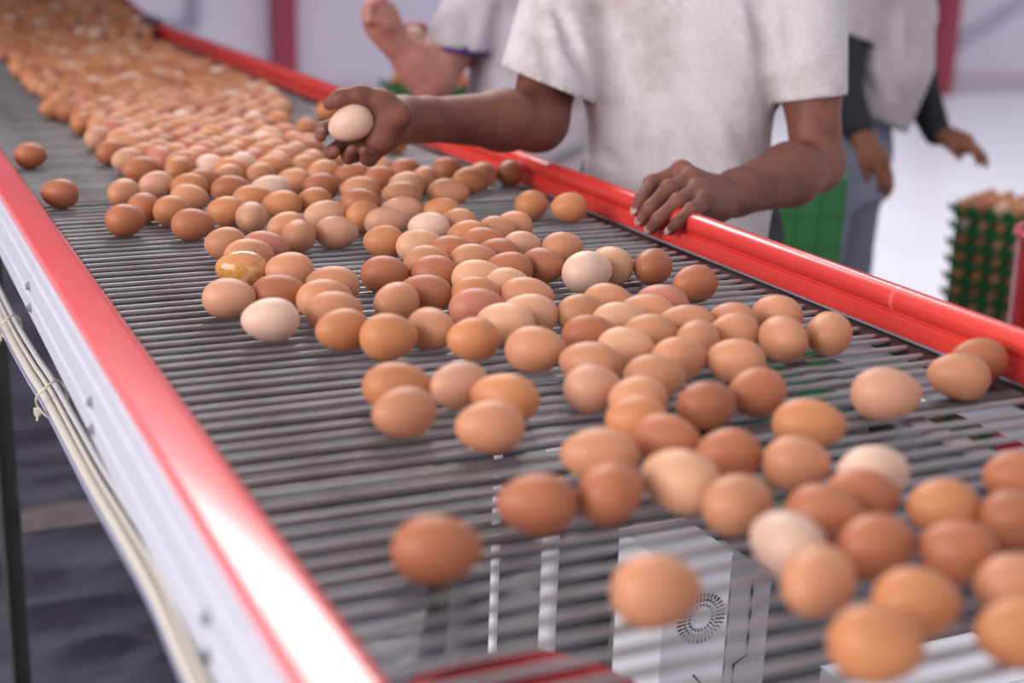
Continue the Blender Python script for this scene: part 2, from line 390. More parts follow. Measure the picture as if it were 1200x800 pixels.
tag(o, 'dark creased plastic sheet spread on the floor under the conveyor', 'sheet')

# ================================================================ conveyor
conv = thing('egg_conveyor', (.6, 2.5, 0), 'long rod conveyor with red rails and white side panel carrying the eggs', 'conveyor')
ST = [(.22, 0), (1.0, 0), (2.0, 0), (3.0, 0), (4.0, 0), (YK, 0), (7.6, (7.6 - YK) * SL)]
z0 = ZB
# left rail: broad flat top, rounded inner edge
prof = [(.1775, z0 + .012)] + arc(.1815, z0 + .027, .004, 180, 90, 4) + arc(.209, z0 + .018, .0135, 88, 0, 8) + [(.2225, z0 - .006), (.217, z0 - .006), (.217, z0 + .008), (.183, z0 + .010)]
MB().profile(prof, ST).build('rail', M['red_pale'], conv, True)
# right rail: flat inner face with a tube along its top
tube = arc(.9775, z0 + .0312, .0138, 232, -60, 18)
prof = [(.9640, z0 - .001), (.9640, z0 + .0165), (.9646, z0 + .0180), (.9660, z0 + .0184), (.9690, z0 + .0176)] + tube + [(.978, z0 + .012), (.978, z0 - .001)]
MB().profile(prof, ST).build('rail', M['red_gloss'], conv, True)
for y in (1.12, 2.02, 3.3):
    a = arc(.9775, z0 + .0312, .0141, 225, -60, 14) + arc(.9775, z0 + .0312, .0130, -60, 225, 14)
    MB().profile(a, [(y, 0), (y + .006, 0)]).build('rail_seam', M['red_pale'], conv, True)
# dark joints where the belt starts to climb
for x0, x1 in ((.172, .232), (.955, .995)):
    MB().box(x0, x1, YK - .12, YK + .16, z0 - .02, z0 + .055, .006).build('rail_joint', M['joint'], conv)
# left side panel with two pressed ridges
prof = [(.1765, z0 + .022), (.1735, z0 + .020), (.1735, z0 + .006), (.1715, z0 + .002), (.1715, z0 - .002), (.1735, z0 - .006), (.1735, z0 - .030), (.1718, z0 - .033), (.1718, z0 - .036), (.1735, z0 - .039),
        (.1735, z0 - .058), (.1765, z0 - .062), (.1785, z0 - .062), (.1785, z0 + .022)]
pan = MB().profile(prof, ST).build('side_panel', M['white_panel'], conv)
for k in range(-1, 8):
    y = .783 + .4325 * k
    if y > 4.9: break
    for dz in (-.0155, -.041):
        m = MB(); m.tube([(.1718, y, z0 + dz - .004), (.1738, y, z0 + dz - .004)], .0055, 14); m.tube([(.1690, y, z0 + dz - .004), (.1720, y, z0 + dz - .004)], .0040, 6)
        m.build('bolt', M['bolt'], pan)
MB().profile([(.9785, z0 + .012), (.9785, z0 - .062), (.983, z0 - .062), (.983, z0 + .012)], ST).build('side_panel', M['white_panel'], conv)
# support straps under the rods
for x in (.80,):
    MB().profile([(x, z0 - .006), (x + .022, z0 - .006), (x + .022, z0 - .010), (x, z0 - .010)], ST).build('support_strap', M['brace'], conv)
# legs and cross braces
for y in (.15, 2.36, 4.55):
    zt = z0 - .06
    MB().box(.176, .180, y - .035, y, 0, zt).box(.180, .208, y - .004, y, 0, zt).box(.170, .215, y - .04, y + .01, 0, .008).build('leg', M['leg'], conv)
    MB().box(.980, .984, y - .035, y, 0, zt).box(.952, .980, y - .004, y, 0, zt).box(.945, .99, y - .04, y + .01, 0, .008).build('leg', M['leg'], conv)
    if y > 1: MB().box(.208, .952, y - .030, y - .004, z0 - .612, z0 - .578).build('cross_brace', M['brace'], conv)
    MB().box(.180, .980, y - .030, y - .004, z0 - .115, z0 - .085).build('cross_brace', M['leg'], conv)

for x, y, r in ((.745, 1.44, .011), (.67, 1.44, .0055)):
    MB().tube([(x, y, .015), (x, y, z0 - .20)], r, 14).tube([(x, y, .012), (x, y, .03)], r * 2.4, 14).build('support_post', M['card'], conv, True)

# belt: two chains carrying the rods
m = MB()
for x0, x1 in ((.226, .240), (.938, .967)): m.profile([(x0, z0 - .013), (x1, z0 - .013), (x1, z0 - .005), (x0, z0 - .005)], ST)
belt = m.build('rod_belt', M['chain'], conv)
bm = bmesh.new(); seg = 10; R_ = .0030
xs = [.232, .24, .35, .47, .60, .73, .85, .940, .9445]
for s_ in range(1): pass
rings = [[bm.verts.new((x, R_ * math.cos(2 * math.pi * k / seg), R_ * math.sin(2 * math.pi * k / seg))) for k in range(seg)] for x in xs]
for a, b in zip(rings, rings[1:]):
    for k in range(seg): bm.faces.new((a[k], b[k], b[(k + 1) % seg], a[(k + 1) % seg]))
bm.faces.new(rings[0]); bm.faces.new(rings[-1][::-1]); bmesh.ops.recalc_face_normals(bm, faces=bm.faces)
rod_me = bpy.data.meshes.new('rod'); bm.to_mesh(rod_me); bm.free(); rod_me.materials.append(M['steel'])
rod_me.polygons.foreach_set('use_smooth', [True] * len(rod_me.polygons))
PITCH = .0245
def rise(y): return max(0.0, y - YK) * SL
for i in range(299):
    y = .335 + PITCH * i + random.uniform(-.0012, .0012)
    o = bpy.data.objects.new('rod', rod_me); COL.objects.link(o); o.parent = belt
    o.location = (0, y, z0 - R_ + rise(y) + random.uniform(-.0008, 0)); o.rotation_euler = (random.uniform(-3, 3), random.uniform(-.001, .001), random.uniform(-.002, .002))
for y in (.9155,):
    MB().box(.236, .944, y - .0075, y + .0075, z0 - .0045, z0 - .0005, .001).build('joining_bar', M['bar'], belt)
# the returning lower run, too far down to pick apart
m = MB()
for i in range(130):
    y = .98 + PITCH * i + random.uniform(-.002, .002); m.tube([(.24, y, z0 - .11), (.955, y, z0 - .11)], .0033, 6)
o = m.build('return_rods', M['bar'], conv, True); o['kind'] = 'stuff'

# unseen sheets added above the far, climbing stretch to shade the eggs
hd = thing('light_blocker', (.6, 7.6, 1.6), 'unseen grey sheets added over the far end of the belt to shade it', 'light_blocker')
MB().box(-.6, 1.7, 3.8, 10.24, 1.86, 1.90, .01).build('blocker_top', M['grey'], hd)
for x in (-.6, 1.67): MB().box(x, x + .03, 3.8, 10.24, 1.42, 1.86).build('blocker_side', M['grey'], hd)

# cables strapped below the side panel
def smooth_path(pts, n=8):
    P_ = [Vector(p) for p in pts]; P_ = [P_[0] * 2 - P_[1]] + P_ + [P_[-1] * 2 - P_[-2]]; out = []
    for i in range(1, len(P_) - 2):
        for k in range(n):
            t = k / n; a, b, c, d = P_[i - 1:i + 3]
            out.append(.5 * ((2 * b) + (c - a) * t + (2 * a - 5 * b + 4 * c - d) * t * t + (3 * b - a - 3 * c + d) * t ** 3))
    return out + [P_[-2]]
cb = [(.168, 3.2, -.150), (.168, 2.4, -.146), (.168, 1.93, -.138), (.166, 1.65, -.117), (.168, 1.50, -.108), (.168, 1.22, -.0905), (.168, 1.05, -.077), (.169, .93, -.072), (.169, .80, -.075), (.169, .5, -.074)]
def cable(dx, dz, r, m, name, label, jit):
    pts = [(x + dx, y, max(z0 + z + dz, 0) + jit * math.sin(i * 2.1)) for i, (x, y, z) in enumerate(cb)]
    tag(MB().tube(smooth_path(pts), r, 10).build(name, m, None, True), label, 'cable', 'cables under the conveyor side')
cable(0, 0, .0052, M['cable_b'], 'cable', 'thick beige cable, thickest of the bundle below the white panel', .001)
cable(.009, .016, .0034, M['cable_g'], 'cable', 'light grey cable tucked highest under the white panel edge', .0012)
cable(.004, .009, .0026, M['cable_b'], 'cable', 'thin beige cable between the thick one and the panel', .002)
cable(-.002, -.011, .0024, M['cable_v'], 'cable', 'thin bluish cable hanging lowest of the bundle', .0015)
for (y, z, rx, lab) in ((1.47, -.098, .021, 'loose yellowed cable tie looped around the bundle, nearer of two'), (1.86, -.126, .018, 'yellowed cable tie around the bundle near the left frame edge')):
    pts = [(.170 + rx * .75 * math.cos(a), y + .028 * math.sin(a * 2 + .5) * .5, z0 + z + rx * math.sin(a)) for a in [2 * math.pi * k / 24 for k in range(25)]]
    m = MB().tube(pts, .0012, 6); m.tube([(.155, y, z0 + z - .012), (.152, y - .012, z0 + z - .017)], .0012, 6); m.box(.151, .157, y - .004, y + .004, z0 + z - .015, z0 + z - .008)
    tag(m.build('cable_tie', M['tie'], None, True), lab, 'cable tie')
EGGS = [
(0.607,0.789,-0.52,0.0253,0.0205,'m','tan brown egg in the crowd at the lower right corner, third from the near end'),
(0.668,0.857,-0.58,0.0279,0.0205,'o','orange brown egg in the crowd at the lower right corner, fifth from the near end'),
(0.646,0.750,-0.01,0.0271,0.0213,'w','pale cream egg farther back of two cream ones in the front right crowd'),
(0.611,0.719,-0.35,0.0270,0.0205,'d','dark brown egg in the crowd at the lower right corner, fifth from the near end'),
(0.568,0.703,-0.94,0.0260,0.0205,'d','dark brown egg in the crowd at the lower right corner, fourth from the near end'),
(0.524,0.740,0.26,0.0260,0.0205,'m','tan brown egg at the left of the lower right crowd, first from the near end'),
(0.516,0.673,1.70,0.0266,0.0209,'w','pale cream egg nearer of two cream ones in the front right crowd'),
(0.500,0.620,3.68,0.0269,0.0212,'m','tan brown egg in the crowd at the lower right corner, second from the near end'),
(0.568,0.649,0.15,0.0266,0.0210,'d','dark brown egg in the crowd at the lower right corner, second from the near end'),
(0.538,0.576,-0.40,0.0252,0.0211,'o','orange brown egg in the crowd at the lower right corner, third from the near end'),
(0.483,0.544,-0.73,0.0264,0.0214,'o','orange brown egg in the crowd at the lower right corner, first from the near end'),
(0.652,0.684,2.73,0.0250,0.0205,'o','orange brown egg in the crowd at the lower right corner, fourth from the near end'),
(0.611,0.624,2.45,0.0242,0.0205,'d','dark brown egg in the crowd at the lower right corner, first from the near end'),
(0.742,0.709,2.68,0.0256,0.0205,'d','dark brown egg in the crowd at the lower right corner, sixth from the near end'),
(0.684,0.648,-0.64,0.0247,0.0209,'d','dark brown egg in the crowd at the lower right corner, third from the near end'),
(0.612,0.571,-0.30,0.0260,0.0205,'m','tan brown egg in the crowd at the lower right corner, first from the near end'),
(0.570,0.525,2.84,0.0264,0.0208,'o','orange brown egg in the crowd at the lower right corner, second from the near end'),
(0.506,0.786,2.05,0.0286,0.0225,'l','the only light tan egg at the left of the lower right crowd'),
(0.569,0.821,2.88,0.0244,0.0205,'d','dark brown egg at the left of the lower right crowd, second from the near end'),
(0.403,0.643,-0.30,0.0261,0.0221,'m','tan brown egg alone at the front, nearest the bottom edge of the picture'),
(0.306,0.743,-0.30,0.0272,0.0214,'d','reddish dark egg alone on bare rods near the left rail at the front'),
(0.396,0.788,2.85,0.0262,0.0207,'d','dark egg at the left end of the front row of three'),
(0.452,0.787,0.53,0.0266,0.0209,'d','dark brown egg at the left of the lower right crowd, first from the near end'),
(0.479,0.854,2.72,0.0277,0.0205,'m','tan brown egg at the left of the lower right crowd, second from the near end'),
(0.542,0.864,-0.91,0.0260,0.0205,'d','dark brown egg at the left of the lower right crowd, third from the near end'),
(0.543,0.912,2.78,0.0253,0.0205,'o','the only orange brown egg at the left of the lower right crowd'),
(0.569,0.955,2.87,0.0253,0.0205,'m','tan brown egg in the near half of the right heap, first from the near end'),
(0.616,0.924,0.11,0.0260,0.0205,'d','dark brown egg in the near half of the right heap, first from the near end'),
(0.673,0.938,3.39,0.0269,0.0212,'d','dark brown egg in the near half of the right heap, second from the near end'),
(0.709,1.023,2.54,0.0269,0.0205,'m','tan brown egg in the near half of the right heap, fourth from the near end'),
(0.548,0.995,-0.24,0.0248,0.0205,'p','the only pinkish tan egg in the near half of the right heap'),
(0.613,1.004,-0.37,0.0257,0.0205,'m','tan brown egg in the near half of the right heap, second from the near end'),
(0.579,1.057,2.38,0.0279,0.0205,'m','tan brown egg in the near half of the right heap, third from the near end'),
(0.632,1.089,-0.53,0.0276,0.0205,'l','the only light tan egg in the near half of the right heap'),
(0.621,1.138,-0.32,0.0273,0.0205,'d','the only dark brown egg in the far half of the right heap'),
(0.663,1.045,-0.04,0.0260,0.0205,'m','tan brown egg in the near half of the right heap, fifth from the near end'),
(0.678,1.123,2.51,0.0276,0.0205,'m','tan brown egg in the far half of the right heap, second from the near end'),
(0.711,1.090,0.73,0.0260,0.0205,'m','tan brown egg in the near half of the right heap, sixth from the near end'),
(0.672,1.170,-0.52,0.0279,0.0205,'l','the only light tan egg in the far half of the right heap'),
(0.651,1.212,0.03,0.0260,0.0205,'m','tan brown egg in the far half of the right heap, sixth from the near end'),
(0.697,1.242,-0.69,0.0263,0.0205,'m','tan brown egg in the far half of the right heap, ninth from the near end'),
(0.714,1.191,2.43,0.0279,0.0205,'m','tan brown egg in the far half of the right heap, eighth from the near end'),
(0.749,1.221,2.24,0.0279,0.0205,'r','the only reddish brown egg in the far half of the right heap'),
(0.730,1.141,2.57,0.0279,0.0205,'m','tan brown egg in the far half of the right heap, fourth from the near end'),
(0.758,1.100,2.89,0.0242,0.0205,'m','tan brown egg in the far half of the right heap, third from the near end'),
(0.779,1.136,2.54,0.0249,0.0205,'m','tan brown egg in the far half of the right heap, fifth from the near end'),
(0.840,1.146,2.07,0.0260,0.0205,'m','tan brown egg in the far half of the right heap, seventh from the near end'),
(0.790,1.064,-1.68,0.0280,0.0220,'m','tan brown egg in the far half of the right heap, first from the near end'),
(0.843,1.065,3.87,0.0274,0.0216,'m','tan brown egg alone on the rods just right of the middle heap'),
(0.774,0.894,-0.54,0.0288,0.0226,'p','large pinkish egg alone on bare rods before the right rail'),
(0.873,0.917,2.47,0.0273,0.0209,'m','tan brown egg in front of its darker twin beside the right rail'),
(0.927,0.951,2.89,0.0260,0.0205,'d','dark egg touching the right rail behind a tan brown egg'),
(0.734,1.357,0.29,0.0304,0.0239,'w','large pale cream egg standing in front of a light tan one'),
(0.778,1.385,1.76,0.0282,0.0222,'l','light tan egg half hidden behind the large pale cream egg'),
(0.822,1.366,3.82,0.0270,0.0213,'d','dark round egg between the pale cream egg and the hand on the rail'),
(0.830,1.287,3.27,0.0260,0.0205,'d','dark orange egg alone, rightmost in the row below the hand on the rail'),
(0.851,1.745,0.59,0.0269,0.0212,'o','left one of the two eggs beside the red rail left of the hand'),
(0.893,1.715,3.01,0.0250,0.0211,'o','right one of the two eggs beside the red rail left of the hand'),
(0.768,1.487,0.05,0.0260,0.0205,'m','tan brown egg in the middle of the centre bunch, third from the near end'),
(0.766,1.621,2.44,0.0242,0.0205,'m','tan brown egg in the far part of the centre bunch, second from the near end'),
(0.706,1.413,-1.07,0.0260,0.0205,'d','dark brown egg in the middle of the centre bunch, third from the near end'),
(0.723,1.505,-0.10,0.0242,0.0205,'p','the only pinkish tan egg in the middle of the centre bunch'),
(0.661,1.407,2.70,0.0260,0.0205,'d','dark brown egg in the middle of the centre bunch, second from the near end'),
(0.731,1.597,-0.60,0.0244,0.0205,'m','tan brown egg in the far part of the centre bunch, first from the near end'),
(0.686,1.583,2.99,0.0266,0.0205,'o','orange brown egg in the far part of the centre bunch, first from the near end'),
(0.687,1.538,-0.42,0.0279,0.0205,'d','dark brown egg in the far part of the centre bunch, first from the near end'),
(0.704,1.658,2.57,0.0246,0.0205,'m','tan brown egg in the far part of the centre bunch, third from the near end'),
(0.711,1.732,2.84,0.0263,0.0205,'o','orange brown egg in the far part of the centre bunch, second from the near end'),
(0.658,1.644,2.67,0.0257,0.0205,'w','whitish cream egg among brown ones in the centre of the belt'),
(0.609,1.549,-0.20,0.0279,0.0205,'l','light tan egg in the middle of the centre bunch, third from the near end'),
(0.576,1.585,2.96,0.0253,0.0205,'o','orange brown egg in the pile below the lifted hand, first from the near end'),
(0.633,1.505,-0.57,0.0277,0.0205,'d','dark brown egg in the middle of the centre bunch, fifth from the near end'),
(0.585,1.465,-0.38,0.0272,0.0205,'m','tan brown egg in the middle of the centre bunch, first from the near end'),
(0.639,1.457,-0.33,0.0279,0.0205,'m','tan brown egg in the middle of the centre bunch, second from the near end'),
(0.679,1.477,2.36,0.0258,0.0205,'d','dark brown egg in the middle of the centre bunch, fourth from the near end'),
(0.573,1.416,2.75,0.0275,0.0205,'d','dark brown egg in the middle of the centre bunch, first from the near end'),
(0.611,1.381,-0.33,0.0279,0.0205,'l','light tan egg in the middle of the centre bunch, second from the near end'),
(0.521,1.429,-0.18,0.0274,0.0205,'d','dark brown egg in the pile below the lifted hand, first from the near end'),
(0.531,1.335,2.67,0.0279,0.0205,'d','the only dark brown egg in the near part of the centre bunch'),
(0.579,1.312,-0.24,0.0271,0.0205,'o','orange brown egg in the near part of the centre bunch, third from the near end'),
(0.627,1.337,-0.44,0.0246,0.0205,'l','light tan egg in the middle of the centre bunch, first from the near end'),
(0.628,1.292,-0.62,0.0279,0.0205,'m','tan brown egg in the near part of the centre bunch, fourth from the near end'),
(0.490,1.311,3.66,0.0260,0.0205,'m','tan brown egg in the near part of the centre bunch, third from the near end'),
(0.560,1.265,-0.24,0.0279,0.0205,'r','the only reddish brown egg in the near part of the centre bunch'),
(0.563,1.204,2.53,0.0279,0.0205,'l','light tan egg in the near part of the centre bunch, first from the near end'),
(0.601,1.228,2.51,0.0279,0.0205,'l','light tan egg in the near part of the centre bunch, second from the near end'),
(0.488,1.207,-1.26,0.0260,0.0205,'m','tan brown egg in the near part of the centre bunch, second from the near end'),
(0.438,1.190,-0.27,0.0273,0.0222,'o','orange brown egg in the near part of the centre bunch, second from the near end'),
(0.511,1.162,3.08,0.0259,0.0208,'o','orange brown egg in the near part of the centre bunch, first from the near end'),
(0.551,1.111,-0.55,0.0280,0.0215,'m','tan brown egg in the near part of the centre bunch, first from the near end'),
(0.396,1.055,-0.36,0.0279,0.0205,'o','orange brown egg in the front cluster of six, second from the near end'),
(0.378,0.991,3.30,0.0260,0.0205,'m','tan brown egg in the front cluster of six, second from the near end'),
(0.445,1.039,3.26,0.0260,0.0205,'p','the only pinkish tan egg in the front cluster of six'),
(0.468,0.997,2.44,0.0279,0.0205,'o','orange brown egg in the front cluster of six, first from the near end'),
(0.428,0.937,2.89,0.0259,0.0207,'m','tan brown egg in the front cluster of six, first from the near end'),
(0.407,1.231,3.26,0.0260,0.0205,'o','the only orange brown egg in the row of four left of centre'),
(0.420,1.297,-0.05,0.0279,0.0205,'m','tan brown egg in the row of four left of centre, first from the near end'),
(0.426,1.347,-0.04,0.0279,0.0205,'m','tan brown egg in the row of four left of centre, second from the near end'),
(0.452,1.399,2.65,0.0279,0.0205,'m','tan brown egg in the row of four left of centre, third from the near end'),
(0.352,1.283,3.05,0.0279,0.0214,'w','very pale pinkish egg, nearest of the left flank group'),
(0.336,1.379,-0.24,0.0264,0.0205,'p','the only pinkish tan egg in the group around the cracked egg'),
(0.388,1.380,-0.19,0.0279,0.0205,'d','the only dark brown egg in the group around the cracked egg'),
(0.427,1.475,2.95,0.0265,0.0205,'m','tan brown egg in the group around the cracked egg, first from the near end'),
(0.380,1.498,2.81,0.0279,0.0205,'y','cracked egg smeared with yellow yolk at the left edge of the eggs'),
(0.403,1.555,0.01,0.0279,0.0205,'m','tan brown egg in the group around the cracked egg, second from the near end'),
(0.431,1.590,-0.53,0.0279,0.0205,'r','the only reddish brown egg in the group around the cracked egg'),
(0.393,1.624,3.08,0.0250,0.0205,'m','tan brown egg in the group around the cracked egg, third from the near end'),
(0.487,1.641,4.34,0.0260,0.0205,'m','small round egg seen end on in front of another near the belt centre'),
(0.488,1.693,3.38,0.0260,0.0205,'m','the only tan brown egg in the nearest row of the left pile'),
(0.539,1.652,-0.40,0.0267,0.0205,'p','the only pinkish tan egg in the nearest row of the left pile'),
(0.462,1.767,4.28,0.0260,0.0205,'p','small greyish pink round egg seen end on in the left part of the pile'),
(0.556,1.752,3.18,0.0279,0.0205,'l','the only light tan egg in the nearest row of the left pile'),
(0.308,1.793,0.09,0.0254,0.0208,'d','dark brown egg with a bright glint at the far left corner of the near pile'),
(0.338,1.971,4.02,0.0267,0.0210,'m','tan brown egg along the left border of the left pile, second from the near end'),
(0.346,1.870,1.04,0.0260,0.0205,'d','dark brown egg in the nearest row of the left pile, second from the near end'),
(0.376,1.838,0.15,0.0243,0.0205,'o','orange brown egg in the nearest row of the left pile, second from the near end'),
(0.382,1.745,-0.22,0.0275,0.0205,'d','dark brown egg in the nearest row of the left pile, first from the near end'),
(0.415,1.913,-0.48,0.0261,0.0205,'m','tan brown egg along the left border of the left pile, first from the near end'),
(0.394,2.027,3.04,0.0253,0.0205,'p','the only pinkish tan egg along the left border of the left pile'),
(0.434,1.999,2.93,0.0270,0.0205,'o','the only orange brown egg along the left border of the left pile'),
(0.441,1.814,2.99,0.0250,0.0205,'o','orange brown egg in the nearest row of the left pile, first from the near end'),
(0.462,2.037,0.65,0.0260,0.0205,'d','dark brown egg in the second row of the left pile, third from the near end'),
(0.398,2.160,3.22,0.0279,0.0205,'d','dark brown egg along the left border of the left pile, first from the near end'),
(0.394,2.249,3.49,0.0260,0.0205,'l','the only light tan egg along the left border of the left pile'),
(0.385,2.340,0.53,0.0260,0.0205,'d','dark brown egg along the left border of the left pile, second from the near end'),
(0.390,2.492,0.19,0.0246,0.0205,'p','pale pinkish egg at the left border of the dense pile'),
(0.487,1.967,-0.24,0.0279,0.0205,'d','dark brown egg in the second row of the left pile, first from the near end'),
(0.506,2.062,3.77,0.0260,0.0205,'m','tan brown egg in the second row of the left pile, second from the near end'),
(0.539,1.953,2.96,0.0279,0.0205,'w','the only pale cream egg in the second row of the left pile'),
(0.496,1.885,-0.26,0.0279,0.0205,'o','orange brown egg in the second row of the left pile, second from the near end'),
(0.523,1.837,2.86,0.0274,0.0205,'o','orange brown egg in the nearest row of the left pile, third from the near end'),
(0.571,1.847,3.02,0.0243,0.0205,'o','orange brown egg in the second row of the left pile, first from the near end'),
(0.614,1.955,3.19,0.0269,0.0205,'d','dark brown egg in the second row of the left pile, second from the near end'),
(0.589,2.004,2.68,0.0265,0.0205,'m','tan brown egg in the second row of the left pile, first from the near end'),
(0.555,2.066,3.75,0.0260,0.0205,'m','tan brown egg in the second row of the left pile, third from the near end'),
(0.604,1.738,0.54,0.0260,0.0205,'o','orange brown egg in the pile below the lifted hand, second from the near end'),
(0.629,1.823,-0.51,0.0279,0.0205,'d','dark brown egg in the pile below the lifted hand, second from the near end'),
(0.618,1.689,-0.18,0.0279,0.0205,'p','pinkish tan egg in the pile below the lifted hand, first from the near end'),
(0.663,1.752,2.78,0.0279,0.0205,'p','pinkish tan egg in the pile below the lifted hand, second from the near end'),
(0.703,1.861,2.69,0.0279,0.0205,'m','tan brown egg in the pile below the lifted hand, first from the near end'),
(0.739,1.936,2.95,0.0269,0.0205,'l','light tan egg in the pile below the lifted hand, first from the near end'),
(0.660,1.914,2.72,0.0279,0.0205,'m','tan brown egg in the pile below the lifted hand, second from the near end'),
(0.720,1.993,-0.08,0.0265,0.0205,'d','dark brown egg in the pile below the lifted hand, third from the near end'),
(0.748,2.097,-0.52,0.0273,0.0205,'l','light tan egg in the pile below the lifted hand, second from the near end'),
(0.689,2.031,2.99,0.0279,0.0205,'d','dark brown egg in the pile below the lifted hand, fourth from the near end'),
(0.718,2.172,-0.32,0.0279,0.0205,'m','tan brown egg in the pile below the lifted hand, third from the near end'),
(0.783,2.055,0.33,0.0260,0.0205,'d','dark brown egg in the pile below the lifted hand, fifth from the near end'),
(0.786,1.976,0.67,0.0260,0.0205,'m','tan brown egg in the far part of the centre bunch, fifth from the near end'),
(0.773,1.859,-0.48,0.0290,0.0213,'m','tan brown egg in the far part of the centre bunch, fourth from the near end'),
(0.849,2.047,-0.04,0.0251,0.0205,'d','dark brown egg in the far part of the centre bunch, third from the near end'),
(0.845,1.953,3.26,0.0260,0.0205,'o','orange brown egg in the far part of the centre bunch, third from the near end'),
(0.884,1.988,0.45,0.0260,0.0205,'m','tan brown egg in the far part of the centre bunch, sixth from the near end'),
(0.932,1.995,3.93,0.0260,0.0205,'d','dark brown egg in the far part of the centre bunch, second from the near end'),
(0.655,2.070,3.36,0.0260,0.0205,'m','tan brown egg in the second row of the left pile, fourth from the near end'),
(0.769,2.529,0.58,0.0260,0.0205,'o','orange egg at the right tip of the pile, left of the lifted hand'),
(0.260,2.334,0.06,0.0244,0.0205,'d','dark brown egg alone by the left rail, the farther of two'),
(0.257,1.997,2.84,0.0248,0.0205,'d','dark brown egg alone by the left rail, the nearer of two'),
(0.877,2.354,-0.01,0.0242,0.0205,'o','orange egg beside the rail under the outstretched forearm'),
(0.879,2.754,0.04,0.0242,0.0205,'o','orange egg on the belt just beyond the hand lifting an egg'),
]
